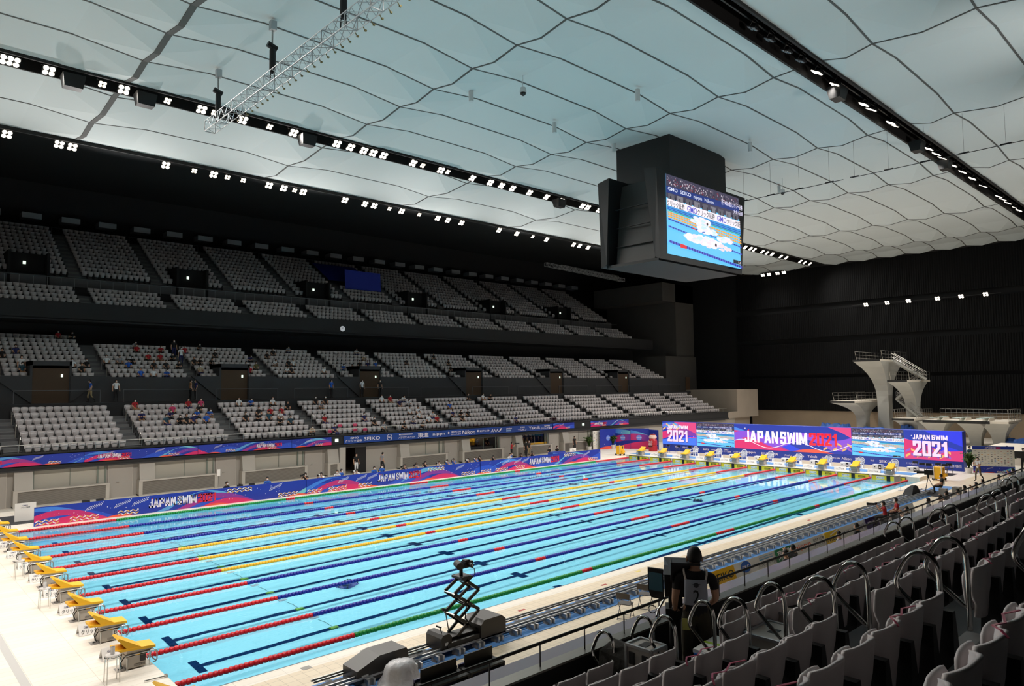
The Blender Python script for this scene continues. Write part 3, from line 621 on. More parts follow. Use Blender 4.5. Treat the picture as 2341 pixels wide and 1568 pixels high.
# openings of the far stand
M_void = mat('passage_shade_black', (8, 8, 8), .9); M_warm = mat('passage_brown_light', (70, 50, 30), .7)
M_exit = mat('exit_sign', (225, 245, 225), .5, emit=1.3)
M_cw = mat('concourse_wall', (58, 58, 60), .8, noise=.1, bscale=1.)
for a, b in zip([XL]+[v+1.2 for v in VX if v < 80], [v-1.2 for v in VX if v < 80]+[83]):
    if b > a: struct(MB().box(a, b, 42.55, 42.72, 6.2, 8.12), 'wall_concourse', M_cw)
for i, v in enumerate(VX):
    if v < 0 or v > 80: continue
    s = MB(); s.box(v-1.3, v-1.15, 42.5, 45.2, 6.2, 9.27).box(v+1.15, v+1.3, 42.5, 45.2, 6.2, 9.27).box(v-1.3, v+1.3, 42.5, 45.2, 8.95, 9.27).box(v-1.3, v+1.3, 44.2, 45.2, 6.2, 9.2)
    for sg in (-1, 1):
        s.prism([(v+sg*1.2, 6.2), (v+sg*3.6, 8.2), (v+sg*1.2, 8.2)], 42.40, 42.6, 'y')
    struct(s, 'wall_vomitory', M_cw)
    s = MB(); s.box(v-1.15, v+1.15, 42.60, 42.66, 6.2, 8.75); struct(s, 'opening_concourse', M_warm)  # flat panel across the opening, the passage's brown light put into its colour
    s = MB(); s.box(v-1.3, v+1.3, 54.1, 54.2, 15.9, 18.95); struct(s, 'wall_vomitory', M_void)  # black panel across the passage, painted in place of the shade inside
    s = MB(); s.box(v-1.5, v-1.3, 53.3, 57.3, 15.9, 19.0).box(v+1.3, v+1.5, 53.3, 57.3, 15.9, 19.0).box(v-1.5, v+1.5, 57.1, 57.3, 15.9, 19.).box(v-1.5, v+1.5, 55.8, 57.3, 18.4, 19.)
    struct(s, 'wall_vomitory', M_darker)
    e = MB(); e.box(v+.62, v+.74, 42.52, 42.6, 8.1, 8.32); tag(e.build('exit_sign', M_exit), 'small lit exit sign in the %s doorway along the concourse' % nth(i), 'sign', 'lit signs in the doorways of the stand')
    e = MB(); e.box(v-.35, v-.13, 53.95, 54.02, 17.98, 18.24); tag(e.build('exit_sign', M_exit), 'lit sign in the %s passage of the dark top tier' % nth(i), 'sign', 'lit signs in the doorways of the stand')
# upper details: blue covers, air boxes, clock
s = MB(); s.add([(34.9, 57.0, 19.9), (40.9, 57.0, 19.9), (40.9, 61.5, 22.6), (34.9, 61.5, 22.6)], [(0, 1, 2, 3)])
s.add([(36.4, 55.8, 18.9), (41.3, 55.8, 18.9), (41.3, 56.0, 21.2), (36.4, 56.0, 21.2), (36.4, 55.9, 18.9), (41.3, 55.9, 18.9), (41.3, 56.1, 21.2), (36.4, 56.1, 21.2)], [(0, 1, 2, 3), (4, 7, 6, 5), (0, 4, 5, 1), (3, 2, 6, 7), (0, 3, 7, 4), (1, 5, 6, 2)])
tag(s.build('seat_cover', mat('blue_cover', (30, 48, 150), .7)), 'large dark blue cover sheet spread over seats in the top tier', 'cover')
for i in range(27):
    x = -.1+3.36*i; s = MB(); s.box(x-.83, x+.83, 65.0, 66.5, 24.3, 24.86)
    tag(s.build('air_outlet', mat('duct_grey', (150, 152, 155), .6)), 'pale square air outlet high behind the top tier, %s from the left' % nth(i+1), 'vent', 'row of air outlets above the top tier')
c = empty('wall_clock', (31.6, 47.95, 13.35)); tag(c, 'round white clock on the black upper balcony front', 'clock')
MB().lathe([(.28, 0), (.28, -.05), (.24, -.06)], n=24, axis='y').build('clock_face', mat('clock_white', (235, 235, 240), .5, emit=.25), c)
MB().box(-.015, .015, -.09, -.07, 0, .2).box(-.12, .0, -.09, -.07, -.02, .01).build('clock_hands', M_black, c)
# glass fronts and rails
s = MB(); s.quad((XL, 33.67, 3.32), (83.5, 33.67, 3.32), (83.5, 33.67, 3.78), (XL, 33.67, 3.78))
g = s.build('balcony_glass', M_glass); tag(g, 'low glass front along the edge of the lower far stand', 'glass')
s = MB(); s.cyl((XL, 33.67, 3.8), (83.5, 33.67, 3.8), .022, 6)
for i in range(70): s.box(-12+i*1.37, -11.97+i*1.37, 33.65, 33.69, 3.3, 3.8)
tag(s.build('balcony_rail', M_steel), 'thin steel rail on posts along the lower far stand front', 'rail')
for i in range(13):
    a, b = AI[i+1]+.75, AI[i+2]-.75
    g = empty('concourse_rail', (a, 40.3, 6.2)); tag(g, 'glass and steel concourse rail behind the lower far stand, %s from the left' % nth(i+1), 'rail', 'concourse rails behind the lower far stand')
    MB().quad((0, 0, .05), (b-a, 0, .05), (b-a, 0, .88), (0, 0, .88)).build('glass_panel', M_glass, g, fix=False)
    MB().cyl((0, 0, .92), (b-a, 0, .92), .025, 6).box(0, .04, -.02, .02, 0, .92).box(b-a-.04, b-a, -.02, .02, 0, .92).build('handrail', mat('dim_rail', (92, 92, 94), .5, .6), g)
s = MB()
for z, y in ((15.9+.95, 52.35),): 
    s.cyl((XL, y, z), (83, y, z), .02, 5)
    for i in range(100): s.cyl((XL+1+i, y, z-.95), (XL+1+i, y, z), .012, 4)
for y, z in ((63.3, 23.3),):
    s.cyl((XL, y, z), (83, y, z), .02, 5)
    for i in range(100): s.cyl((XL+1+i, y, z-.9), (XL+1+i, y, z), .012, 4)
tag(s.build('tier_railing', M_alu), 'thin steel railings running along the dark upper tiers', 'rail')
# little aisle handrails of the lower and middle far stand
hr = None; n = 0
for bi, a in enumerate(AI[1:12]):
    for (y0, z0, dy, dz, ks) in ((34.2, 3.0, .85, .37, (1, 3, 5)), (43.3, 7.65, .8, .365, (1, 3, 5))):
        for k in ks:
            n += 1
            if hr is None: hr = MB().tube([(0, 0, 0), (0, 0, .78), (0, -.12, .86), (0, -.30, .72), (0, -.2, .5)], .022, 6).build('aisle_handrail', M_steel); o = hr
            else: o = hr.copy(); COL.objects.link(o)
            o.location = (a+.42, y0+dy*k-.3, z0+dz*k)
            tag(o, 'small steel handrail at the %s aisle of the %s far stand, %s step group up' % (nth(bi+1), 'lower' if y0 < 40 else 'middle', nth(ks.index(k)+1)), 'handrail', 'aisle handrails of the far stand')
#@@P3
# ------------------------------------------------------------------ lane ropes
ROPE = {}
def float_mesh(L, m):
    k = (round(L, 2), m.name)
    if k in ROPE: return ROPE[k]
    s = MB(); n = max(1, int(L/.125)); p = L/n
    for i in range(n):
        c = (i+.5)*p; s.lathe([(.05, c-.06), (.082, c-.046), (.088, c), (.082, c+.04), (.05, c+.056)], n=10, axis='x')
    o = s.build('float_section', m, smooth=True); me = o.data; bpy.data.objects.remove(o); ROPE[k] = me; return me
M_fr, M_fb, M_fy, M_fg = mat('red_float', (214, 28, 40), .35), mat('blue_float', (32, 42, 150), .35), mat('yellow_float', (250, 190, 45), .35), mat('green_float', (30, 140, 60), .35)
names = ['near green', 'blue', 'blue', 'blue', 'yellow', 'yellow', 'yellow', 'blue', 'blue', 'blue', 'far green']
cm = [M_fg, M_fb, M_fb, M_fb, M_fy, M_fy, M_fy, M_fb, M_fb, M_fb, M_fg]
for k in range(11):
    root = empty('lane_rope', (0, k*2.5, .03))
    if k in (0, 10): lb = 'green lane rope with red ends along the %s edge of the pool' % ('near' if k == 0 else 'far')
    else:
        g = [i for i in range(11) if cm[i] == cm[k]]; lb = '%s lane rope with red ends, %s lane rope counted from the near edge' % (names[k], nth(k+1))
    tag(root, lb, 'lane rope', 'ropes dividing the pool lanes')
    MB().cyl((0, 0, 0), (50, 0, 0), .012, 6).build('cable', M_steel, root)
    for a, b, c in [(0.05, 5, 'r'), (5, 14.7, 'c'), (14.7, 15.3, 'r'), (15.3, 24.2, 'c'), (24.2, 25.8, 'r'), (25.8, 34.7, 'c'), (34.7, 35.3, 'r'), (35.3, 45, 'c'), (45, 49.95, 'r')]:
        o = bpy.data.objects.new('float_section', float_mesh(b-a, M_fr if c == 'r' else cm[k])); COL.objects.link(o); o.parent = root; o.location = (a, 0, 0)
        if c == 'r': o['label'] = 'red float section'

# ------------------------------------------------------------------ starting blocks
M_bgrey = mat('block_grey', (176, 168, 158), .45, .3)
M_num = mat('number_plate', (245, 240, 238), .5)
def starting_block(loc, rz, num, label, group, near=True, plate=True):
    r = empty('starting_block', loc, rz)
    s = MB()                                                   # yellow platform
    s.loft([[(-.86, -.26, .485), (-.86, .26, .485), (-.86, .26, .54), (-.86, -.26, .54)], [(.03, -.26, .415), (.03, .26, .415), (.03, .26, .475), (.03, -.26, .475)]])
    s.build('platform', M_yellow, r)
    s = MB(); s.prism([(-.28, .495), (-.78, .80), (-.82, .77), (-.60, .505)], -.25, .25, 'y'); s.build('kick_plate', M_yellow, r)
    s = MB(); s.prism([(-.62, .36), (-.60, .46), (-.05, .41), (-.08, .33)], -.23, .23, 'y').box(-.60, -.18, -.22, .22, .03, .31)
    s.build('body', M_bgrey, r)
    s = MB()
    for y in (-.25, .25):
        s.tube([(-.60, y, 0), (-.60, y, .28), (-.66, y, .36), (-.1, y, .365), (-.1, y, .02)], .018, 6)
        s.tube([(-.1, y, .36), (.02, y, .36), (.07, y, .31), (.07, y, .12), (.03, y, .06), (-.02, y, .08)], .016, 6)
    s.tube([(.07, -.25, .28), (.07, .25, .28)], .014, 6); s.tube([(.03, -.25, .1), (.03, .25, .1)], .014, 6)
    s.build('frame', M_steel, r)
    s = MB(); s.box(-.55, -.14, -.2, .2, .30, .35); s.build('speaker_tray', M_black, r)
    s = MB(); s.box(-.42, -.3, -.215, .215, .315, .36).box(-.5, -.2, -.08, .08, .32, .34); s.build('buckle', M_yellow, r)
    s = MB(); s.tube([(-.62, -.1, .3), (-.72, -.15, .18), (-.66, -.12, .05), (-.74, -.05, .02)], .012, 5).tube([(-.64, .05, .33), (-.70, .0, .2), (-.66, .04, .03)], .012, 5)
    s.build('cable', M_black, r)
    MB().box(-.80, -.55, -.2, .12, 0, .008).build('base_plate', mat('dull_plate', (150, 146, 142), .5, .4), r)
    a = Art((-.60, -.222, .03), (1, 0, 0), (0, 0, 1), .002)
    if near:
        if plate and num is not None:
            a.rect(.29, .12, .42, .27, (245, 240, 240)); a.text(str(num), .32, .145, .39, .25, (35, 32, 35), .01)
        else: a.rect(.29, .12, .42, .27, (52, 46, 50))
        a.rect(.17, .035, .40, .085, (96, 90, 84)); a.text('SEIKO', .18, .043, .39, .077, (186, 178, 168), .01)
        a.build('number_panel', M_art, r)
    tag(r, label, 'starting block', group)
    return r
M_ts = mat('triangle_sign', (236, 232, 228), .5)
for k in range(10):
    y = k*2.5+1.25
    lb = 'yellow topped starting block with a dark blank side plate, nearest of the start row' if k == 0 else 'yellow topped starting block %sof the near start end, %s from the front' % ('plated %s ' % CARD[9-k] if k < 5 else '', nth(k+1))
    starting_block((0, y, EZ), 0, 9-k, lb, 'starting blocks at the left pool end', True, k > 0)
    starting_block((50, y, .33), math.pi, None, 'yellow starting block at the far pool end, %s from the right' % nth(k+1), 'starting blocks at the far pool end', True)
    r = empty('lane_sign', (-.88, y+.98, EZ)); tag(r, 'white triangular sign on the deck behind the %s starting block from the front' % nth(k+1), 'sign', 'triangular signs behind the starting blocks')
    s = MB()
    for a, b in (((-.19, 0), (0, .27)), ((0, .27), (.19, 0)), ((.19, 0), (-.19, 0))):
        s.add([(x, p[0], p[1]+.002) for x in (0, .5) for p in (a, b)], [(0, 1, 3, 2)])
    o = s.build('panel', M_ts, r, fix=False); md = o.modifiers.new('s', 'SOLIDIFY'); md.thickness = .01
    d = math.hypot(.19, .27); a = Art((0.02, -.21, .01), (1, 0, 0), (0, .19/d, .27/d), .003); a.text('クリック', .03, .04, .43, .16, (40, 38, 44), .015); a.text('GMO', .1, .20, .27, .26, (60, 60, 100), .01)
    a.build('lettering', M_art, r)
starting_block((-.15, -2.45, EZ), 0, None, 'spare starting block cut off by the bottom edge of the view', 'starting blocks at the left pool end', True, False)
# touch pads
for k in range(10):
    y0 = k*2.5; r = empty('touch_pad', (49.97, y0+1.25, 0)); tag(r, 'yellow touch pad at the far wall of the %s lane from the right' % nth(k+1), 'touch pad', 'touch pads on the far pool wall')
    MB().box(-.012, .012, -1.13, 1.13, -.55, .24).build('panel', mat('pad_yellow', (232, 205, 40), .5), r)
    MB().box(-.016, .014, -1.13, 1.13, .24, .275).box(-.016, .014, -1.16, -1.13, -.5, .27).box(-.016, .014, 1.13, 1.16, -.5, .27).build('edge_strip', M_black, r)
    MB().box(-.02, .012, -.13, .13, -.9, .27).build('target_strip', M_black, r)
    a = Art((-.014, 1.13, -.3), (0, -1, 0), (0, 0, 1), .003)
    a.rect(.30, .32, .85, .48, (240, 238, 238)); a.text('GMO クリック証券', .33, .35, .82, .45, (60, 60, 80), .01)
    a.rect(1.52, .32, 2.02, .46, (60, 55, 20)); a.text('SEIKO', 1.58, .34, 1.97, .44, (232, 205, 40), .02)
    a.build('lettering', M_art, r)
# steel stools with plastic cups
M_acr = mat('clear_plastic', (225, 222, 222), .2)
for n, (x, y) in enumerate(((-1.03, .55), (-1.08, 8.25), (-1.03, 13.2))):
    q = ('nearest', 'middle', 'farthest')[n]
    r = empty('deck_stool', (x, y, EZ)); tag(r, 'round chrome legged stool on the left deck, %s of three' % q, 'stool', 'stools behind the starting blocks')
    MB().lathe([(.15, .60), (.16, .615), (.15, .63)], n=20).build('seat', mat('stool_seat', (225, 218, 212), .3), r)
    s = MB(); s.tube([(.16*math.cos(t), .16*math.sin(t), .58) for t in [2*math.pi*i/16 for i in range(16)]], .012, 6, closed=True); s.build('ring', M_chrome, r)
    for t in (.8, 2.4, 3.9, 5.5): MB().tube([(.13*math.cos(t), .13*math.sin(t), .60), (.17*math.cos(t), .17*math.sin(t), .56), (.185*math.cos(t), .185*math.sin(t), 0)], .012, 6).build('leg', M_chrome, r)
    c = MB().lathe([(.045, .0), (.05, .17), (.048, .17), (.043, .01)], n=12).build('plastic_box', M_acr); c.location = (x, y, EZ+.631); tag(c, 'clear plastic holder standing on the %s chrome stool' % q, 'holder', 'holders on the stools')
s = MB(); s.box(-2.6, -2.42, -10, 36, EZ, EZ+.004); tag(s.build('floor_cover_strip', mat('grey_strip', (196, 192, 188), .5)), 'long grey cover strip set in the left deck', 'strip')
s = MB(); s.cyl((-.5, 0, .33), (-.03, -.03, .33), .014, 8).box(-.06, 0, -.06, .03, .30, .36); tag(s.build('anchor_bar', M_steel), 'short steel bar lying across the near corner of the pool', 'bar')
# deck drain covers near
for n, (x, y) in enumerate(((2.9, -1.25), (4.6, -1.28))):
    tag(MB().box(x-.12, x+.12, y-.1, y+.1, DZ, DZ+.006).build('drain_cover', mat('drain_grey', (150, 145, 138), .5)), 'square grey drain cover in the white near deck, %s one' % ('left' if n == 0 else 'right'), 'drain cover')
for n, (x, y, c) in enumerate(((9.9, -1.75, (176, 62, 52)), (13.9, -1.75, (176, 62, 52)), (16.2, -1.5, (236, 214, 120)), (30.5, -1.6, (176, 62, 52)))):
    tag(MB().box(x-.14, x+.14, y-.05, y+.05, DZ, DZ+.004).build('tape_mark', mat('tape%d' % n, c, .6)), '%s tape mark on the near deck, %s from the left' % ('yellow' if n == 2 else 'red', nth(n+1)), 'tape')

# things on the pool floor
M_ug = mat('green_unit', (70, 130, 30), .5)
for k in range(1, 9):
    y = k*2.5+1.25; r = empty('underwater_camera', (6.43, y, PD)); tag(r, 'small green camera unit on the pool floor in the %s lane from the near edge' % nth(k+1), 'camera', 'green units on the pool floor')
    MB().loft([[(-.16, -.1, 0), (.16, -.1, 0), (.16, .1, 0), (-.16, .1, 0)], [(-.13, -.08, .09), (.13, -.08, .09), (.13, .08, .09), (-.13, .08, .09)]]).build('body', M_ug, r)
    MB().tube([(0, .1, .03), (.03, .6, .02), (-.02, 1.1, .02)], .012, 5).build('cable', mat('thin_cable', (60, 110, 120), .5), r)
    o = MB().box(6.25, 6.55, y+1.25, y+1.45, PD, PD+.03).build('floor_plate', mat('floor_plate', (110, 140, 150), .5)); tag(o, 'grey plate on the pool floor beside the %s green unit' % nth(k), 'plate', 'grey plates on the pool floor')
for n, (x, y) in enumerate(((9.1, 7.5), (35.0, 7.8))):
    r = empty('underwater_robot', (x, y, PD), .5); tag(r, 'dark underwater filming frame on the pool floor, %s one' % ('nearer' if n == 0 else 'farther'), 'camera')
    MB().box(-.4, .4, -.3, .3, 0, .05).build('base', mat('robot_blue', (20, 60, 130), .5), r)
    s = MB(); s.tube([(-.4, -.2, .05), (-.3, -.2, .45), (.3, -.2, .5), (.4, -.2, .05)], .03, 6).tube([(-.4, .2, .05), (-.3, .2, .45), (.3, .2, .5), (.4, .2, .05)], .03, 6).tube([(-.3, -.2, .45), (-.3, .2, .45)], .03, 6).tube([(.3, -.2, .5), (.3, .2, .5)], .03, 6)
    s.lathe([(.12, -.3), (.14, 0), (.1, .25)], (0, 0, .3), 10, axis='x'); s.build('frame', mat('robot_dark', (16, 40, 50), .5), r)

# ------------------------------------------------------------------ far side: long banner, podium, poolside wall
r = empty('pool_banner', (1.4, 25.98, DZ)); tag(r, 'long blue wave patterned barrier banner along the far side of the pool', 'banner')
MB().box(0, 45.4, 0, .06, 0, .97).build('board', mat('banner_back', (30, 40, 110), .6), r)
a = Art((0, -.002, 0), (1, 0, 0), (0, 0, 1), .003)
for q in range(3):
    x0 = q*15.17; x1 = min(45.4, x0+15.17); waves(a, x0, x1, .97, 0, marks=([2.3, 3.7, 4.6, 12.6], [(.05, .02, 7), (1.6, .02, 9), (3.9, .05, 7), (13.2, .02, 9)]))
    title(a, x0+5.5, .28, x0+9.3, .78)
    chevrons(a, x0+9.9, .62, 10, .16, [GOLD, WHT], .95, 2)
a.build('graphic', M_art, r)
M_back = mat('white_board', (240, 236, 230), .5)
def podium(x, y, rz, lb, z0=DZ):
    r = empty('white_board_stand', (x, y, z0), rz); tag(r, lb, 'stand')
    MB().box(-.48, .48, -.03, .03, .02, .98).build('panel', M_back, r); MB().box(-.4, .4, .03, .35, 0, .03).build('foot', M_back, r)
    a = Art((-.48, -.032, .02), (1, 0, 0), (0, 0, 1), .003); a.text('GMO', .33, .80, .58, .86, (60, 60, 110), .01); a.text('クリック証券', .28, .68, .68, .77, (50, 50, 70), .01); a.build('lettering', M_art, r)
podium(1.35, 28.2, .0, 'white presentation board standing on a dark mat behind the left end of the banner')
tag(MB().box(.45, 1.75, 27.3, 30.6, DZ, DZ+.012).build('floor_mat', mat('dark_mat', (48, 48, 52), .8)), 'dark mat lying on the deck behind the left end of the banner', 'mat')
podium(45.9, 28.6, .1, 'white lettered board beside the blue clothed table at the far banner end')
# poolside wall modules
M_win = mat('window_glass_dull', (180, 175, 163), .25); M_pil = mat('pilaster_grey', (178, 172, 164), .8); M_door = mat('service_door', (170, 163, 155), .6); M_sill = mat('sill_grey', (188, 181, 172), .7)
def louver_mat():
    m = mat('louver', (120, 114, 106), .6); nt = m.node_tree; b = nt.nodes['Principled BSDF']; tc = nt.nodes.new('ShaderNodeTexCoord'); wv = nt.nodes.new('ShaderNodeTexWave'); wv.bands_direction = 'Z'; wv.inputs['Scale'].default_value = 6.5
    rp = nt.nodes.new('ShaderNodeValToRGB'); rp.color_ramp.elements[0].color = (*lin((70, 66, 60)), 1); rp.color_ramp.elements[1].color = (*lin((150, 143, 134)), 1)
    nt.links.new(tc.outputs['Object'], wv.inputs[0]); nt.links.new(wv.outputs['Fac'], rp.inputs[0]); nt.links.new(rp.outputs[0], b.inputs['Base Color']); return m
M_louv = louver_mat()
for i in range(-2, 8):
    X = 2.6+6.9*i
    if i == 3: pass
    lit = i in (5, 6)
    if i != 3:
        if lit:
            s = MB(); s.box(X, X+4., 36.4, 36.5, .9, 2.5); struct(s, 'wall_booth', mat('booth_wall%d' % i, (186, 170, 140) if i == 5 else (120, 110, 100), .8))
            s = MB(); s.box(X, X+4., 34.0, 36.5, .85, .95); struct(s, 'floor', M_step)
        s = MB(); s.box(X, X+3.85, 33.98, 34.0, 1.06, 2.42)
        o = struct(s, 'window_1', M_glass if lit else M_win)
        s = MB(); s.box(X+1.9, X+1.93, 33.95, 33.98, 1.06, 2.42).box(X-.06, X, 33.93, 34.02, 1.0, 2.45).box(X+3.85, X+3.95, 33.93, 34.02, 1.0, 2.45).box(X+3.4, X+3.5, 33.9, 33.97, 1.0, 2.45); struct(s, 'trim_window', mat('window_post', (120, 128, 118), .5))
    wl, wr = X-1.1, X+4.05
    if i == 3: wr = X-.05
    s = MB(); s.box(wl, wr, 33.42, 34.06, 1.0, 1.09).box(wl, wl+.22, 33.45, 34.06, DZ, 1.0).box(wr-.22, wr, 33.45, 34.06, DZ, 1.0).box(wl, wr, 33.5, 34.06, DZ, .14)
    struct(s, 'trim_sill', M_sill)
    s = MB(); s.box(wl+.22, wr-.22, 33.5, 34.04, .14, 1.0); struct(s, 'trim_louver', M_louv)
    s = MB(); s.prism([(33.46, 1.09), (34.06, 1.09), (34.06, 2.5), (33.72, 2.5)], X-1.05, X-.1, 'x', M_pil); struct(s, 'wall_pilaster', M_pil)
    if i != 3 :
        s = MB(); s.box(X+4.1, X+5.5, 33.96, 34.06, DZ, 2.38, M_door).box(X+4.07, X+4.1, 33.95, 34.06, DZ, 2.42, M_sill).box(X+5.5, X+5.54, 33.95, 34.06, DZ, 2.42, M_sill)
        d = struct(s, 'door_1'); h = MB().box(X+4.55, X+4.72, 33.90, 33.93, 1.05, 1.08).box(X+4.55, X+4.58, 33.93, 33.97, 1.03, 1.1).build('door_handle', M_steel, d)
# cut the wall where it is glazed or open: the wall itself is a set of pieces
bpy.data.objects.remove(bpy.data.objects['wall_poolside'])
s = MB(); holes = sorted([(2.6+6.9*i, 2.6+6.9*i+3.85, 1.06, 2.42) for i in (5, 6)]+[(23.85, 25.9, DZ, 2.25)])
x = XL
for a, b, z0, z1 in holes:
    s.box(x, a, 34.05, 34.2, -.3, 2.5); s.box(a, b, 34.05, 34.2, -.3, z0); s.box(a, b, 34.05, 34.2, z1, 2.5); x = b
s.box(x, 86.3, 34.05, 34.2, -.3, 2.5); struct(s, 'wall_poolside', mat('poolside_wall_grey', (172, 166, 158), .8))
s = MB(); s.box(23.7, 26.1, 36.8, 36.9, DZ, 2.5).box(23.6, 23.7, 34.2, 36.9, DZ, 2.5).box(26.0, 26.1, 34.2, 36.9, DZ, 2.5); struct(s, 'wall_passage', mat('passage_warm', (88, 74, 58), .8))
s = MB(); s.box(24.9, 25.95, 33.9, 33.95, DZ, 2.2); struct(s, 'door_passage', M_black)
s = MB(); s.box(23.25, 23.75, 33.4, 34.05, DZ, 2.3); struct(s, 'wall_jamb', M_pil)
# ribbon boards on the balcony front
def ribbon(x0, x1, lb):
    r = empty('ribbon_board', (x0, 33.46, 2.56)); tag(r, lb, 'banner', 'blue boards on the balcony front'); MB().box(0, x1-x0, -.05, .04, 0, .62).build('board', mat('banner_back', (30, 40, 110), .6), r); return r, Art((0, -.052, 0), (1, 0, 0), (0, 0, 1), .003)
r, a = ribbon(-8.6, 22.4, 'wave patterned blue board on the balcony front at the left, lettered in white and red')
for q in range(5):
    x0 = -.0+q*6.95-.2+0.0; x0 = max(0, q*6.95-.15)
    if x0 > 30: break
    x1 = min(31., x0+6.95); waves(a, x0, x1, .62, q*.4+1.)
    for tx in (x0+6.95,): a.rect(tx-.015, 0, tx+.015, .62, (18, 22, 60)) if tx < 31 else None
for tx in (-2.05+.1, 5.15, 19.1-2.95, ):
    pass
for X in (5.85-6.97, 5.85, 16.25):
    u = X+8.6; title(a, u, .18, u+2.0, .44)
a.build('graphic', M_art, r)
r, a = ribbon(23.6, 51.4, 'dark blue board of white sponsor lettering on the balcony front above the doors')
a.rect(0, 0, 27.8, .62, (24, 66, 148))
o_ = 23.6
def two(t1, t2, x0, x1): a.text(t1, x0-o_+.3*(x1-x0), .36, x1-o_-.2*(x1-x0), .52, WHT, .02); a.text(t2, x0-o_, .10, x1-o_, .30, WHT, .02)
two('GMO', 'クリック証券', 23.7, 25.25); a.text('SEIKO', 25.45-o_, .17, 27.0-o_, .45, WHT, .03)
a.disc(27.94-o_, .31, .27, WHT, 16); a.disc(27.94-o_, .31, .23, (24, 66, 148), 16); a.text('P&G', 27.76-o_, .23, 28.12-o_, .39, WHT, .02)
a.rect(28.9-o_, .42, 30.3-o_, .52, WHT); a.rect(29.05-o_, .45, 30.25-o_, .49, (24, 66, 148)); a.text('パラマウントベッド', 28.84-o_, .1, 30.55-o_, .3, WHT, .02)
a.text('東進', 30.85-o_, .1, 32.04-o_, .52, WHT, .03); a.text('nippn', 32.5-o_, .12, 33.87-o_, .46, WHT, .03)
a.disc(34.3-o_, .36, .1, WHT); a.text('東京海上日動', 34.6-o_, .34, 35.73-o_, .5, WHT, .01); a.text('あんしん生命', 34.6-o_, .12, 35.73-o_, .28, WHT, .01)
a.text('Nikon', 35.9-o_, .14, 37.47-o_, .5, WHT, .03, .2); a.disc(37.8-o_, .36, .1, WHT); a.text('東京海上日動', 38.0-o_, .24, 39.24-o_, .42, WHT, .01)
a.text('ANA', 39.45-o_, .16, 40.45-o_, .46, WHT, .03, .2); a.poly([(40.4-o_, .16), (40.6-o_, .16), (40.9-o_, .48), (40.7-o_, .48)], WHT)
a.text('amino', 41.43-o_, .32, 42.19-o_, .5, WHT, .02); a.rect(41.43-o_, .12, 42.1-o_, .27, (150, 180, 220)); two('BOURBON', 'ブルボン', 43.0, 44.2)
a.text('Yakult', 44.51-o_, .16, 46.17-o_, .48, WHT, .03); two('GMO', 'クリック証券', 46.3, 47.93)
waves(a, 48.1-o_, 51.4-o_, .62, 2.); a.build('graphic', M_art, r)
r, a = ribbon(54.2, 61.0, 'short wave patterned blue board on the balcony front, right of the sponsor board'); waves(a, 0, 6.8, .62, .5); title(a, .6, .18, 2.7, .44); a.build('graphic', M_art, r)
for x, n in ((22.95, 'left'), (53.0, 'right')):
    tag(MB().box(x-.12, x+.12, 33.38, 33.5, 2.75, 3.0).build('light_sign', M_exit), 'small lit sign on the balcony front at the %s gap between boards' % n, 'sign', 'lit signs on the balcony front')
# booth counters
tag(MB().box(37.6, 40.6, 34.4, 34.9, .95, 1.3).build('booth_desk', mat('desk_dark', (60, 56, 52), .6)), 'dark desk inside the left lit poolside window', 'desk')
tag(MB().box(38.2, 39.6, 36.0, 36.3, 1.3, 2.3).build('booth_shelf', M_yellow), 'yellow shelf inside the left lit poolside window', 'shelf')
tag(MB().box(44.9, 49.7, 34.1, 34.4, 1.06, 1.25).build('booth_desk', M_yellow), 'yellow desk front in the right lit poolside window', 'desk')
for x in (39, 47): 
    l = bpy.data.lights.new('booth_lamp', 'POINT'); l.energy = 60; l.shadow_soft_size = .2; l.color = (1, .9, .75); o = bpy.data.objects.new('booth_lamp', l); COL.objects.link(o); o.location = (x, 35.5, 2.3)
# far-side table with blue cloth
r = empty('clothed_table', (43.9, 28.9, DZ), .1); tag(r, 'table under a blue patterned cloth behind the far end of the banner', 'table')
MB().box(-.95, .95, -.3, .3, .70, .74).build('tabletop', M_white, r)
MB().box(-.97, .97, -.32, -.3, 0, .76).box(-.97, -.95, -.3, .3, 0, .76).box(.95, .97, -.3, .3, 0, .76).box(-.97, .97, -.32, .3, .745, .76).build('cloth', M_blueplastic, r)
a = Art((-.97, -.322, 0), (1, 0, 0), (0, 0, 1), .003); waves(a, 0, 1.94, .75, .3); a.build('graphic', M_art, r)

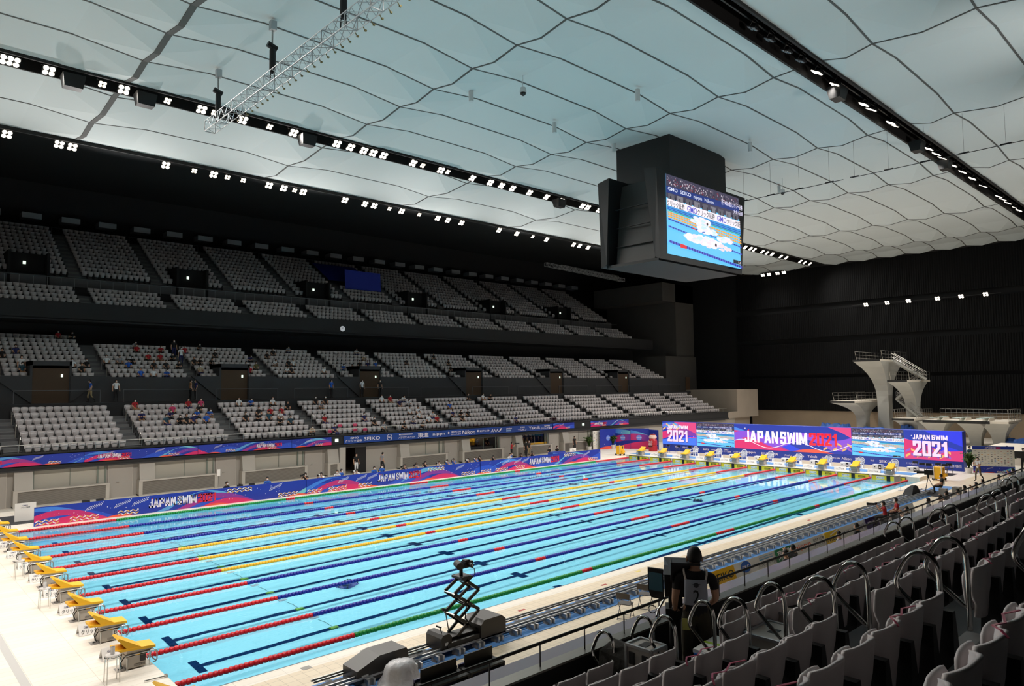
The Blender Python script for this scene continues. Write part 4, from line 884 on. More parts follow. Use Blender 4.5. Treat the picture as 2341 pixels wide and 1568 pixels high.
# ------------------------------------------------------------------ far end: LED wall
LX, LY = 58.4, 26.82
r = empty('led_wall', (LX, 12.7, DZ)); tag(r, 'long lit screen wall with event lettering behind the far pool end', 'screen')
MB().box(0, .9, -14.11, 14.12, 0, 3.12).build('cabinet', mat('led_cabinet', (30, 60, 170), .5), r)
a = Art((-.003, 14.12, 0), (0, -1, 0), (0, 0, 1), .004); a.rect(0, 0, 28.23, .76, (34, 62, 165))
U = lambda y: LY-y
def T(t, xa, xb, z0=.3, z1=.55, b=.02, sh=0.): a.text(t, xa, z0, xb, z1, WHT, b, sh)
for t, xa, xb, z0, z1, sh in [('VISA', 1.5, 2.0, .42, .62, 0), ('FENCE', 2.5, 3.2, .40, .56, 0), ('AETIR', 3.6, 4.5, .36, .56, 0), ('asics', 4.95, 5.6, .34, .58, .2), ('mizuno', 5.9, 6.7, .38, .5, 0), ('GMO', 7.3, 7.8, .46, .6, 0), ('クリック証券', 7.1, 8.1, .26, .42, 0), ('パラマウントベッド', 8.35, 9.5, .28, .44, 0), ('nippn', 9.7, 10.7, .28, .54, 0), ('東京海上日動', 11.3, 12.0, .3, .52, 0), ('ANA', 12.3, 13.0, .28, .54, .15), ('ブルボン', 13.6, 14.3, .28, .46, 0), ('クリック証券', 14.2+.4, 15.5, .28, .44, 0), ('Yakult', 15.2+.6, 16.7, .3, .52, 0), ('amino', 17.1, 17.5, .3, .52, 0), ('東京海上日動', 17.8, 18.7, .32, .48, 0), ('Nikon', 18.9, 19.7, .3, .54, .2), ('東進', 20.0, 20.7, .22, .58, 0), ('P&G', 21.3, 21.6, .34, .48, 0), ('SEIKO', 22.0, 22.9, .28, .5, 0), ('arena', 23.0, 23.55, .3, .46, 0), ('アクアプロダクト', 24.1, 24.9, .3, .46, 0), ('east', 25.1, 25.7, .3, .5, 0), ('サイロン', 26.0, 26.5, .3, .46, 0), ('mizuno', 26.5, 27.2, .3, .5, 0), ('三井月財団', 27.3, 28.1, .26, .5, 0)]: T(t, xa, xb, z0, z1, .02, sh)
a.build('sponsor_band', M_art, r)
def led(y0, y1, fn, z0=.76, z1=3.12):
    a = Art((-.02, y0-12.7, z0), (0, -1, 0), (0, 0, 1), .004); fn(a, y0-y1, z1-z0); return a.build('screen', M_led, r)
def square_panel(ph):
    def fn(a, W_, H_):
        waves(a, 0, W_, H_, ph, (50, 60, 225), marks=([], [])); a.poly([(0, 0), (W_, 0), (W_, H_*.35), (0, H_*.2)], (215, 60, 120) if ph else (70, 120, 235))
        a.poly([(W_*.35, H_), (W_, H_), (W_, H_*.5), (W_*.6, H_*.8)], (225, 70, 130) if not ph else (50, 60, 225)); chevrons(a, W_*.02, H_*.62 if not ph else H_*.05, 5 if not ph else 8, .42, [GOLD, (150, 90, 190)], H_, 2)
        block_text(a, 'JAPAN', W_*.16, H_*.69, W_*.46, H_*.85, (250, 225, 240)); block_text(a, 'SWIM', W_*.49, H_*.69, W_*.76, H_*.85, (250, 225, 240))
        block_text(a, '2021', W_*.17, H_*.10, W_*.79, H_*.62, (70, 40, 110)); block_text(a, '2021', W_*.155, H_*.12, W_*.775, H_*.64, (250, 215, 238))
    return fn
def wide_panel(a, W_, H_):
    waves(a, 0, W_, H_, .9, (48, 70, 225), marks=([], [])); a.strip([W_*i/50 for i in range(51)], lambda x: H_*(.30+.18*math.sin(x*1.1)), lambda x: H_*(.62+.12*math.sin(x*1.1+.3)), (140, 80, 215), 0, H_)
    a.poly([(W_*.82, H_), (W_, H_), (W_, H_*.62), (W_*.93, H_*.8)], (225, 70, 130)); chevrons(a, W_*.78, H_*.1, 6, .42, [GOLD, (150, 90, 190)], H_, 2)
    xs = [W_*i/60 for i in range(61)]; a.strip(xs, lambda x: H_*(.22+.15*math.sin(x*1.15+.6)), lambda x: H_*(.245+.15*math.sin(x*1.15+.6)), WHT, 0, H_)
    title(a, W_*.10, H_*.28, W_*.90, H_*.76)
led(26.82, 22.62, square_panel(0)); led(22.60, 18.32, swim_picture); led(18.30, 7.06, wide_panel); led(7.04, 2.84, swim_picture); led(2.82, -1.40, square_panel(1.3))

# award corner booth and bottle, boards, plants
r = empty('award_backdrop', (57.2, 30.6, DZ)); tag(r, 'folding blue patterned backdrop screens left of the lit wall', 'backdrop')
for (x0, y0, x1, y1, h) in ((-2.2, 2.2, .2, 1.9, 2.2), (.2, 1.9, .6, .1, 2.2), (.7, .4, 2.0, -1.4, 2.25), (2.0, -1.4, 1.5, -3.0, 2.15)):
    MB().bar((x0, y0, h/2), (x1, y1, h/2), .05, h).build('panel', M_blueplastic, r)
    u = Vector((x1-x0, y1-y0, 0)); nrm = u.normalized().cross(Vector((0, 0, 1)))
    a = Art(Vector((x0, y0, 0))+nrm*.03, u, (0, 0, 1), .004); waves(a, 0, u.length, h, x0, (26, 44, 150)); a.disc(u.length*.5, h*.55, .3, (120, 150, 235), 16); a.text('JAPAN SWIM', u.length*.5-.28, h*.52, u.length*.5+.28, h*.58, WHT, .03); a.build('graphic', M_art, r)
r = empty('giant_bottle', (57.1, 27.2, DZ)); tag(r, 'giant red and cream drink bottle model standing left of the lit wall', 'bottle')
MB().lathe([(.42, 0), (.46, .05), (.46, .55), (.40, .62), (.46, .70), (.46, 1.15), (.40, 1.25), (.36, 1.35)], n=24).build('body', mat('bottle_red', (176, 34, 44), .35), r)
MB().lathe([(.36, 1.352), (.42, 1.45), (.40, 1.62), (.27, 1.72)], n=24).build('shoulder', mat('bottle_cream', (236, 205, 190), .4), r)
MB().lathe([(.28, 1.722), (.28, 1.82), (.05, 1.84)], n=24).build('lid', mat('bottle_lid', (150, 30, 36), .4), r)
a = Art((-.475, .35, .5), (0, -1, 0), (0, 0, 1), .004); a.text('Yakult', .05, .45, .65, .65, WHT, .03); a.text('1000', .1, .15, .6, .40, WHT, .03); a.rect(.05, .0, .65, .1, (40, 20, 30)); a.build('lettering', M_art, r)
def sponsor_wall(loc, rz, W_, H_, lb, top, bottom):
    r = empty('sponsor_board', loc, rz); tag(r, lb, 'board'); MB().box(0, W_, 0, .08, 0, H_).build('board', M_back, r)
    a = Art((0, -.002, 0), (1, 0, 0), (0, 0, 1), .004); a.rect(0, 0, W_, H_, (246, 240, 228)); rr = random.Random(5)
    y0 = .55 if bottom else .1; y1 = H_-.3 if top else H_-.08; a.L += 1; L = a.L
    ny = int((y1-y0)/.13); nx = int((W_-.2)/.2)
    for j in range(ny):
        for i in range(nx):
            if (i*3+j*5) % 4 == 3: continue
            c = rr.choice([(60, 60, 70), (60, 60, 70), (240, 180, 70), (120, 160, 210), (200, 90, 80), (190, 186, 180), (200, 196, 190)])
            x = .15+i*(W_-.2)/nx; y = y0+j*(y1-y0)/ny; a.rect(x, y+.03, x+.11, y+.07, c, L)
    if bottom: waves(a, 0, W_, .5, 2.2)
    if top: a.rect(0, H_-.24, W_, H_, (34, 62, 165)); title(a, W_*.3, H_-.18, W_*.68, H_-.06)
    a.build('graphic', M_art, r)
sponsor_wall((58.35, -2.05, DZ), -math.pi/2+.45, 2.75, 2.05, 'white sponsor logo backdrop with blue top and patterned foot at the right', True, True)
sponsor_wall((54.45, 33.3, DZ), -.2, 1.75, 2.05, 'narrow white sponsor logo board standing between two plants', False, False)
def plant(x, y, h, lb, pot=.28):
    r = empty('potted_palm', (x, y, DZ)); tag(r, lb, 'plant', 'potted palms near the far end')
    MB().lathe([(pot*.75, 0), (pot, .38), (pot*1.05, .42), (pot*.9, .42), (pot*.85, .36)], n=16).build('pot', mat('white_pot', (225, 220, 215), .5), r)
    s = MB()
    for k in range(34):
        t = rnd.random()*6.28; b = .15+.55*rnd.random(); H = .45+(h-.45)*(.45+.55*rnd.random()); n = 6; prev = None
        pts = []
        for i in range(n+1):
            q = i/n; pts.append(Vector((math.cos(t)*b*q**1.6, math.sin(t)*b*q**1.6, .4+(H-.4)*math.sin(q*1.9)/math.sin(1.5 if q < .8 else 1.5)*.95)))
        sd = Vector((-math.sin(t), math.cos(t), 0))
        for i in range(n): 
            for sg in (-1, 1):
                p = pts[i]; q2 = pts[i+1]; wv = .03+.13*math.sin(math.pi*(i+.5)/n); d = sd*sg*wv+Vector((0, 0, -.05))
                s.add([p, q2, q2+d*.9, p+d], [(0, 1, 2, 3)]) if sg > 0 else s.add([p, p+d, q2+d*.9, q2], [(0, 1, 2, 3)])
    s.build('fronds', mat('palm_green', (66, 92, 36), .6), r, fix=False)
    MB().cyl((0, 0, .35), (0, 0, h*.6), .03, 6).build('stem', mat('palm_stem', (92, 84, 50), .8), r)
plant(57.6, -1.95, 1.75, 'green potted palm between the lit wall and the sponsor backdrop')
plant(61.5, -3.75, 1.6, 'green potted palm right of the sponsor backdrop')
plant(53.4, 33.0, 1.6, 'green potted palm left of the narrow white sponsor board'); plant(56.9, 32.5, 1.6, 'green potted palm right of the narrow white sponsor board')
# chairs, bins and boxes of the far end
M_wp = mat('white_plastic', (236, 236, 238), .4)
def garden_chair():
    r = empty('plastic_chair')
    MB().box(-.24, .24, -.22, .24, .40, .43).build('seat', M_wp, r)
    s = MB()
    for k in range(5): a_ = -.17+k*.085; s.box(a_-.025, a_+.025, -.26, -.235, .42, .80)
    s.tube([(-.25, -.24, .42), (-.26, -.27, .74), (-.15, -.28, .86), (0, -.28, .89), (.15, -.28, .86), (.26, -.27, .74), (.25, -.24, .42)], .03, 6); s.build('backrest', M_wp, r)
    for sx in (-1, 1):
        MB().tube([(sx*.25, -.25, .64), (sx*.29, 0, .64), (sx*.26, .24, .60), (sx*.25, .24, .42)], .025, 6).build('armrest', M_wp, r)
        MB().cyl((sx*.22, .21, .42), (sx*.26, .25, 0), .028, 6).build('leg', M_wp, r); MB().cyl((sx*.22, -.21, .42), (sx*.26, -.27, 0), .028, 6).build('leg', M_wp, r)
    return r
def basket_box():
    r = empty('equipment_bin'); MB().box(-.22, .22, -.34, .34, 0, .62).build('body', M_wp, r)
    a = Art((-.225, .34, 0), (0, -1, 0), (0, 0, 1), .003); a.rect(.46, .05, .66, .6, (28, 28, 32)); a.disc(.56, .42, .06, WHT, 8); a.disc(.18, .45, .05, (40, 40, 48), 8); a.build('emblem', M_art, r); return r
def blue_box():
    r = empty('blue_crate'); MB().box(-.22, .22, -.3, .3, 0, .44).build('body', M_blueplastic, r); MB().box(-.24, .24, -.32, .32, .44, .47).build('lid', mat('crate_lid', (130, 140, 170), .5), r)
    a = Art((-.225, .3, 0), (0, -1, 0), (0, 0, 1), .003); a.poly([(.2, .2), (.4, .25), (.38, .3), (.2, .24)], WHT); a.build('emblem', M_art, r); return r
protos = [garden_chair(), basket_box(), blue_box()]; us = [0, 0, 0]
def put(i, loc, rz, lb, cat, grp):
    o = protos[i] if not us[i] else copy_tree(protos[i]); us[i] = 1; o.location = loc; o.rotation_euler = (0, 0, rz); tag(o, lb, cat, grp)
for k in range(1, 10):
    y = k*2.5+1.25; q = nth(k+1)
    if k > 1 or True:
        put(0, (52.6, y-2.0, .343 if y > 2 else .343), -math.pi/2+math.pi, 'white plastic chair behind the far blocks, %s from the right' % nth(k), 'chair', 'white chairs behind the far blocks') if k < 9 else None
        put(1, (53.6, y-3.0, DZ), 0, 'white bin with a dark emblem panel, %s from the right' % nth(k), 'bin', 'white bins at the far pool end') if k < 9 else None
        put(2, (53.6, y-1.3, DZ), 0, 'blue crate with a pale lid, %s from the right' % nth(k), 'crate', 'blue crates at the far pool end') if k < 9 else None
    r = empty('name_board', (51.0, y-1.25+.1, .343)); tag(r, 'low white lettered board beside the far block, %s from the right' % nth(k), 'board', 'white lettered boards at the far pool end')
    MB().loft([[(-.12, -.45, 0), (.12, -.45, 0), (.12, .45, 0), (-.12, .45, 0)], [(-.02, -.45, .24), (.02, -.45, .24), (.02, .45, .24), (-.02, .45, .24)]]).build('board', M_wp, r)
    a = Art((-.125, .42, .0), (0, -1, 0), (.38, 0, .92), .004); a.text('GMO', .3, .15, .5, .2, (90, 90, 110), .01); a.text('クリック証券', .1, .04, .75, .13, (90, 90, 100), .01); a.build('lettering', M_art, r)
    o = MB().box(53.9, 54.0, y-2.45, y-1.75, DZ, .55).build('cream_panel', mat('cream_panel', (238, 226, 208), .6)); tag(o, 'cream panel behind the far blocks, %s from the right' % nth(k), 'panel', 'cream panels at the far pool end')
def folding_chair(x, y, rz, z, lb, grp, c=M_bracket):
    r = empty('folding_chair', (x, y, z), rz); tag(r, lb, 'chair', grp)
    MB().box(-.2, .2, -.18, .2, .43, .45).build('seat', c, r); MB().loft([[(-.2, -.235, .62), (.2, -.235, .62), (.2, -.22, .62), (-.2, -.22, .62)], [(-.19, -.27, .80), (.19, -.27, .80), (.19, -.255, .80), (-.19, -.255, .80)]]).build('backrest', c, r)
    s = MB()
    for sx in (-1, 1): s.tube([(sx*.2, -.27, .80), (sx*.2, .22, 0)], .012, 6); s.tube([(sx*.185, .18, .45), (sx*.185, -.26, 0)], .012, 6)
    s.tube([(-.2, .2, .04), (.2, .2, .04)], .01, 5).tube([(-.185, -.24, .04), (.185, -.24, .04)], .01, 5); s.build('frame', mat('chair_tube', (110, 110, 114), .35, .8), r)
for n, (x, y) in enumerate(((55.9, 1.35), (55.0, .55), (54.9, -.0), (55.6, -.35), (55.2, -.95), (55.9, -1.1))): folding_chair(x, y, 1.57+.2*(n % 3), DZ, 'dark folding chair before the right part of the lit wall, %s from the left' % nth(n+1), 'folding chairs by the lit wall')
for n, y in enumerate((25.2, 23.9, 22.6)): folding_chair(56.8, y, 1.57, DZ, 'dark folding chair under the left part of the lit wall, %s from the left' % nth(n+1), 'folding chairs by the lit wall')
tag(MB().box(54.6, 56.6, -1.5, 1.8, DZ, DZ+.008).build('floor_mat', mat('dark_mat', (48, 48, 52), .8)), 'dark mat under the folding chairs at the right', 'mat')
def pool_robot(x, y, lb):
    r = empty('pool_cleaner_cart', (x, y, DZ)); tag(r, lb, 'cart', 'yellow pool cleaner carts')
    MB().box(-.3, .3, -.3, .3, .12, .95).build('body', M_yellow, r); MB().box(-.2, .2, -.5, -.32, .3, .5).build('motor', M_yellow, r); MB().cyl((-.1, .32, .8), (.1, -.32, .8), .12, 10).build('hose_reel', mat('reel_black', (30, 28, 26), .5), r)
    s = MB()
    for sx in (-.32, .32): s.cyl((sx, -.25, .1), (sx, -.25, 1.0), .03, 6).cyl((sx, .25, .1), (sx, .25, 1.0), .03, 6)
    s.build('post', M_wp, r); s = MB()
    for sx in (-.3, .3):
        for sy in (-.28, .28): s.lathe([(.1, -.04), (.1, .04)], (sx, sy, .1), 12, axis='x')
    s.build('wheels', M_bracket, r)
pool_robot(51.6, -1.6, 'yellow pool cleaner cart on the deck at the near right pool corner'); pool_robot(51.2, 27.0, 'yellow pool cleaner cart at the far left pool corner')
r = empty('deck_sign', (44.4, -1.4, DZ)); tag(r, 'clear notice sign on a thin pole by the far right of the pool', 'sign')
MB().cyl((0, 0, 0), (0, 0, 1.0), .012, 6).build('pole', M_steel, r); MB().box(-1.1, .0, -.008, .008, .62, 1.0).build('plate', mat('sign_pale', (200, 200, 196), .3), r)
MB().cyl((0, 0, 0), (0, 0, .02), .16, 16).build('foot', M_steel, r)
r = empty('deck_sign', (12.5, 30.5, DZ)); tag(r, 'small paper notice on a thin steel pole behind the banner at the left', 'sign'); MB().cyl((0, 0, 0), (0, 0, 1.55), .014, 6).build('pole', M_steel, r); MB().box(-.1, .1, -.02, -.01, 1.2, 1.65).build('plate', M_back, r); MB().cyl((0, 0, 0), (0, 0, .02), .16, 16).build('foot', M_steel, r)
for n, x in enumerate((4.2, 4.9, 13.0, 13.8)): folding_chair(x, 27.9, math.pi, DZ, 'grey folding chair seen over the banner at the left, %s from the left' % nth(n+1), 'folding chairs behind the banner')
#@@P4
# ------------------------------------------------------------------ diving towers
M_tc = mat('tower_concrete', (172, 172, 166), .85, noise=.12, bscale=.7)
M_tb = mat('platform_edge_black', (22, 22, 22), .7); M_tl = mat('platform_edge_pale', (214, 206, 192), .7)  # shaded front and lit long side are put into these edge colours
def rails(s, x0, x1, y0, y1, z, h=1.05, sides='lr', n=6, lean=0.):
    for sd in sides:
        if sd == 'l': pts = [(x0, y1, z), (x1, y1, z)]
        elif sd == 'r': pts = [(x0, y0, z), (x1, y0, z)]
        else: pts = [(x1, y0, z), (x1, y1, z)]
        a, b = Vector(pts[0]), Vector(pts[1])
        for hh in (h, h*.62, h*.25): s.cyl(a+Vector((-lean if hh == h else 0, 0, hh)), b+Vector((0, 0, hh)), .02, 5)
        for k in range(n+1): p = a.lerp(b, k/n); s.cyl(p, p+Vector((-lean if k == 0 else 0, 0, h)), .02, 5)
def tower(name_lb, y, w_, x0, x1, z, xt, tw, tl, zb, hy=1.05, solid=True):
    r = empty('diving_platform', (0, 0, 0)); tag(r, name_lb, 'diving platform', 'concrete diving platforms')
    MB().box(x0, x0+.12, y-w_/2, y+w_/2, z-.25, z).build('front_edge', M_tb, r)
    s = MB(); s.box(x0+.12, x1, y-w_/2, y+w_/2, z-.25, z); s.build('deck', M_tl, r)
    secs = []
    for q in range(13):
        t = q/12; zz = zb+(z-.25-zb)*t; e = max(0, (t-.30)/.70)**3.2
        hx0 = xt-tl/2+(x0+.3-(xt-tl/2))*e; hx1 = xt+tl/2+(x1-.6-(xt+tl/2))*e*.8; hw = tw/2+(w_/2-tw/2)*e
        secs.append([(hx0, y-hw, zz), (hx1, y-hw, zz), (hx1, y+hw, zz), (hx0, y+hw, zz)])
    s = MB(); s.box(xt-tl/2, xt+tl/2, y-tw/2, y+tw/2, DZ, zb); s.loft(secs, cap=False); s.build('column', M_tc, r)
    s = MB(); rails(s, x0+1.2, x1, y-w_/2+.05, y+w_/2-.05, z, hy, 'lr', 8, .5); s.build('railing', M_steel, r)
    return r
tower('tallest concrete diving platform, top of the tower', 15.8, 3.2, 86, 95.5, 10.05, 91.8, 1.35, 1.35, 1.0)
tower('second highest concrete diving platform right of the tallest', 12.35, 2.2, 86, 94.5, 7.45, 91.3, 1.2, 1.3, 1.0)
tower('concrete diving platform left of the tallest at half its height', 18.9, 3.0, 86, 97.5, 4.87, 92.6, 1.2, 1.3, .6)
tower('low concrete diving platform between the tower and the springboards', 11.9, 2.4, 86, 93, 2.85, 89.5, 1.8, 2.2, .3)
r = empty('springboard_deck'); tag(r, 'wide low black fronted concrete deck carrying three springboards', 'diving platform')
MB().box(83.8, 84., 2.6, 9.1, 2.55, 2.85).build('front_edge', M_tb, r); MB().box(84, 88.5, 2.6, 9.1, 2.6, 2.85).box(84, 90, .9, 2.6, 2.6, 2.85).build('deck', M_tl, r)
for y in (8.2, 4.4, 2.2):
    secs = [];
    for q in range(9):
        t = q/8; e = t**2.2; secs.append([(86-.5-e*1.3, y-.55-e*.9, .3+2.3*t), (86+.5+e*1.5, y-.55-e*.9, .3+2.3*t), (86+.5+e*1.5, y+.55+e*.9, .3+2.3*t), (86-.5-e*1.3, y+.55+e*.9, .3+2.3*t)])
    s = MB(); s.box(85.5, 86.5, y-.55, y+.55, DZ, .3).loft(secs, cap=False); s.build('column', M_tc, r)
s = MB(); rails(s, 87, 90, 1.0, 9., 2.85, 1.1, 'e', 14); rails(s, 84.5, 90, .95, 2.5, 2.85, 1.3, 'r', 7, .5); s.build('railing', M_steel, r)
for n, y in enumerate((7.4, 5.2, 3.0)):
    r = empty('springboard', (84.6, y, 2.85)); tag(r, 'pale springboard on its stand, %s of three from the left' % nth(n+1), 'springboard', 'three springboards')
    MB().loft([[(-3.2, -.25, .36), (-3.2, .25, .36), (-3.2, .25, .40), (-3.2, -.25, .40)], [(1.8, -.25, .28), (1.8, .25, .28), (1.8, .25, .33), (1.8, -.25, .33)]]).build('board', mat('springboard_aqua', (196, 216, 212), .4), r)
    MB().prism([(-.6, 0), (1.9, 0), (1.8, .27), (-.1, .3)], -.3, .3, 'y').build('stand', M_tl, r)
r = empty('tower_stairs'); tag(r, 'concrete stair flights with steel rails climbing between the diving platforms', 'stairs')
for (p, q) in (((89.5, 13.9, 9.9), (91.5, 10.9, 7.5)), ((90.5, 11.3, 7.4), (91., 14.0, 5.)), ((91.5, 14.0, 5.0), (90.5, 11.3, 2.9)), ((88.5, 3.6, 2.7), (88.8, 1.9, .2))):
    s = MB(); s.bar(p, q, 1.0, .25); n = 12
    for k in range(n): c = Vector(p).lerp(Vector(q), (k+.5)/n); s.cbox(c+Vector((0, 0, .18)), (1.0, abs(q[1]-p[1])/n*.9, .06))
    s.build('flight', M_tc, r); s = MB()
    for dx in (-.5, .5):
        for h in (.5, .95): s.cyl(Vector(p)+Vector((dx, 0, h)), Vector(q)+Vector((dx, 0, h)), .03, 5)
        for k in range(7): c = Vector(p).lerp(Vector(q), k/6)+Vector((dx, 0, 0)); s.cyl(c, c+Vector((0, 0, .95)), .02, 4)
    s.build('railing', M_steel, r)
def tarp(x, y0, y1, h, lb, seed):
    rr = random.Random(seed); s = MB(); n = 12; secs = []
    for i in range(n+1):
        y = y0+(y1-y0)*i/n; hh = h*(.85+.2*rr.random())*(.35 if i in (0, n) else 1); wv = .8+.15*rr.random()
        secs.append([(x-wv, y, DZ), (x-wv*.8, y, hh*.7), (x-wv*.4, y, hh), (x+wv*.4, y, hh*.97), (x+wv*.8, y, hh*.6), (x+wv, y, DZ)])
    s.loft(secs); tag(s.build('tarpaulin', mat('blue_tarp', (46, 92, 170), .5)), lb, 'tarpaulin', 'blue tarpaulins by the diving towers')
tarp(88, 18.6, 22.6, 1.95, 'blue tarpaulin covered heap left of the half height diving platform', 1); tarp(88.6, 14.6, 18.2, 1.6, 'blue tarpaulin covered heap between the two left tower columns', 2); tarp(87.5, 11.2, 12.6, 2.0, 'blue tarpaulin bundle right of the tower column', 3); tarp(86.5, -.6, 2.0, 1.0, 'blue tarpaulin lying right of the springboard deck', 4)
# pale low wall of the diving pool behind the right crowd
s = MB(); s.box(66, 82, -4.5, 1.2, DZ, .75); struct(s, 'wall_diving_pool', M_deck)

# ------------------------------------------------------------------ hanging scoreboard
M_hub = mat('hub_charcoal', (20, 22, 23), .6); M_hub2 = mat('hub_panel', (46, 44, 42), .55)
r = empty('hanging_scoreboard', (40, 12.5, 16)); tag(r, 'huge dark hanging scoreboard box with a race picture on its screen', 'scoreboard')
def W3(x, y, z): return (x-40, y-12.5, z-16)
s = MB(); s.box(-3.6, 4.0, -2.25, 2.55, 4.8, 9.6); s.build('neck', M_hub, r)
s = MB(); s.loft([[(-4.9, -1.7, -.1), (4.9, -1.7, -.1), (4.9, 1.7, -.1), (-4.9, 1.7, -.1)], [(-4.2, -1.7, 5.9), (4.2, -1.7, 5.9), (4.2, 1.7, 5.9), (-4.2, 1.7, 5.9)]]); s.build('core', M_hub2, r)
s = MB()
for z in (1.2, 2.6, 4.0): s.box(-4.95, -4.88+.1, -1.7, 1.7, z, z+.03)
s.build('joint_line', M_black, r)
for sg in (-1, 1):
    y0, yt, yb = sg*2.6, sg*1.55, sg*2.15
    s = MB(); vs = [(-5.8, y0, 6.05), (6.3, y0, 6.05), (5.45, y0, -.25), (-5.55, y0, -.25), (-5.8, yt, 6.25), (6.3, yt, 6.25), (5.3, yb, -.05), (-5.5, yb, -.05)]
    s.add(vs, [(0, 1, 2, 3), (4, 7, 6, 5), (0, 4, 5, 1), (3, 2, 6, 7), (0, 3, 7, 4), (1, 5, 6, 2)]); s.build('screen_housing', M_hub, r)
s = MB(); s.box(-5.3, 5.2, -2.3, 2.3, -.3, -.1); s.build('bottom_plate', M_hub, r)
a = Art((-4.72, -2.62, .18), (1, 0, 0), (0, 0, 1), .006); swim_picture(a, 9.98, 5.66); a.build('screen', M_led, r)

# ------------------------------------------------------------------ trusses
def truss(p, q, wd, parent, n, t=.045, skip=()):
    p, q = Vector(p), Vector(q); d = (q-p).normalized(); up = Vector((0, 0, 1)); sd = d.cross(up).normalized(); L = (q-p).length
    C4 = [(-1, -1), (1, -1), (1, 1), (-1, 1)]; P_ = lambda k, c: p+d*(L*k/n)+sd*(wd/2*c[0])+up*(wd/2*c[1])
    s = MB()
    for c in C4: s.cyl(P_(0, c), P_(n, c), t/2, 6)
    s.build('chord', M_alu, parent); s = MB()
    for k in range(n+1):
        for i in range(4):
            if k % 4 == 0 or k in (0, n): s.bar(P_(k, C4[i]), P_(k, C4[(i+1) % 4]), t*.8)
            if k < n: s.bar(P_(k, C4[i] if k % 2 else C4[(i+1) % 4]), P_(k+1, C4[(i+1) % 4] if k % 2 else C4[i]), t*.45)
    s.build('lattice', M_alu, parent)
r = empty('roof_truss'); tag(r, 'long aluminium lattice truss hanging across the ceiling at upper left', 'truss')
TX, TZ = 8.6, 21.95
truss((TX, -9, TZ), (TX, 22.2, TZ), .58, r, 64)
s = MB()
for k in range(40): y = -5+k*.62; s.cyl((TX+.3, y, TZ-.3), (TX+.45, y+.05, TZ-.42), .02, 4); s.cbox((TX+.42, y, TZ-.42), (.08, .08, .06))
s.build('clamp', mat('brass_clamp', (130, 120, 80), .5, .5), r)
for n, y in enumerate((21.0, 14.0, 7.2, .2)):
    h = empty('chain_hoist', (TX, y, TZ)); tag(h, 'black chain hoist holding the long truss, %s from its left end' % nth(n+1), 'hoist', 'chain hoists of the long truss')
    s = MB(); s.lathe([(.1, .35), (.15, .55), (.15, 1.5), (.1, 1.6)], n=10); s.build('chain_bag', M_bracket, h)
    s = MB(); s.cyl((-.25, 0, 1.75), (.2, 0, 1.6), .15, 10); s.build('motor', M_black, h)
    s = MB(); s.cyl((0, 0, 1.5), (.0, 0, 2.55), .018, 5).cyl((-.05, 0, 1.7), (-.05, 0, 2.55), .012, 5); s.tube([(0, -.25, 0), (-.05, 0, 1.5), (0, .25, 0)], .03, 5); s.build('chain', M_black, h)
    MB().box(-.14, .14, -.14, .14, 2.5, 2.95).build('anchor_box', M_alu, h)
for n, (p, q) in enumerate((((59.3, 45, 22.9), (75.5, 45, 22.4)), ((63.7, 46.5, 23.3), (76, 46.5, 23.0)))):
    r = empty('roof_truss'); tag(r, 'thin grey truss under the dark roof above the far stand, %s one' % ('lower' if n == 0 else 'upper'), 'truss', 'pair of trusses above the far stand'); truss(p, q, .45, r, 34, .05)
for n, (y0, y1) in enumerate(((-8.6, 1.8), (2.4, 10.3), (11, 18))):
    r = empty('light_track', (46.9, 0, 22.0)); tag(r, 'very thin hanging track under the pale ceiling, %s from the right' % nth(n+1), 'track', 'thin tracks hanging under the ceiling')
    MB().cyl((0, y0, 0), (0, y1, 0), .025, 5).build('rod', M_bracket, r); s = MB(); k = y0+1
    while k < y1: s.cyl((0, k, 0), (0, k, 2.75), .008, 4); s.box(-.05, .05, k-.3, k+.3, .02, .07); k += 2.3
    s.build('hanger', M_bracket, r)
# small ceiling fittings
M_fit = mat('ceiling_fitting', (205, 208, 208), .4)
for n, (x, y) in enumerate(((28.4, 7.0), (34.6, 13.9), (42.2, 7.1), (54.8, 11.1), (20.9, 13.8), (28.5, 14.1))):
    o = MB().lathe([(.13, -.62), (.15, -.60), (.15, .1), (.05, .12)], n=12).build('ceiling_fitting', M_fit); o.location = (x*.993, y*.985, 24.75); tag(o, 'small pale cylinder fixed to the ceiling, %s of its kind by distance' % nth(n+1), 'fitting', 'small cylinders on the ceiling')
for n, (x, y, z) in enumerate(((22.0, 10.4, 24.0), (52.5, 9.7, 23.6))):
    r = empty('dome_camera', (x, y, z)); tag(r, 'grey dome camera hanging from the ceiling, %s one' % ('nearer' if n == 0 else 'farther'), 'camera')
    MB().lathe([(.05, .35), (.16, .3), (.2, .1), (.2, 0)], n=14).build('housing', M_fit, r); MB().lathe([(.17, 0), (.15, -.1), (.05, -.18)], n=14).build('dome', M_black, r); MB().cyl((0, 0, .3), (0, 0, 1.3), .02, 6).build('stem', M_fit, r)
for n, (x, k) in enumerate(((2.6, 0), (6.3, 0), (16.6, 1), (42., 1))):
    o = MB().loft([[(-.45, -.3, -.4), (.45, -.3, -.4), (.45, .3, -.4), (-.45, .3, -.4)], [(-.55, -.45, .3), (.55, -.45, .3), (.55, .45, .3), (-.55, .45, .3)]]).build('hanging_loudspeaker', M_black); o.location = (x, 26.3, 24.2); tag(o, 'black boxy loudspeaker under the middle ceiling slot, %s from the left' % nth(n+1), 'loudspeaker', 'loudspeakers in the ceiling slots')
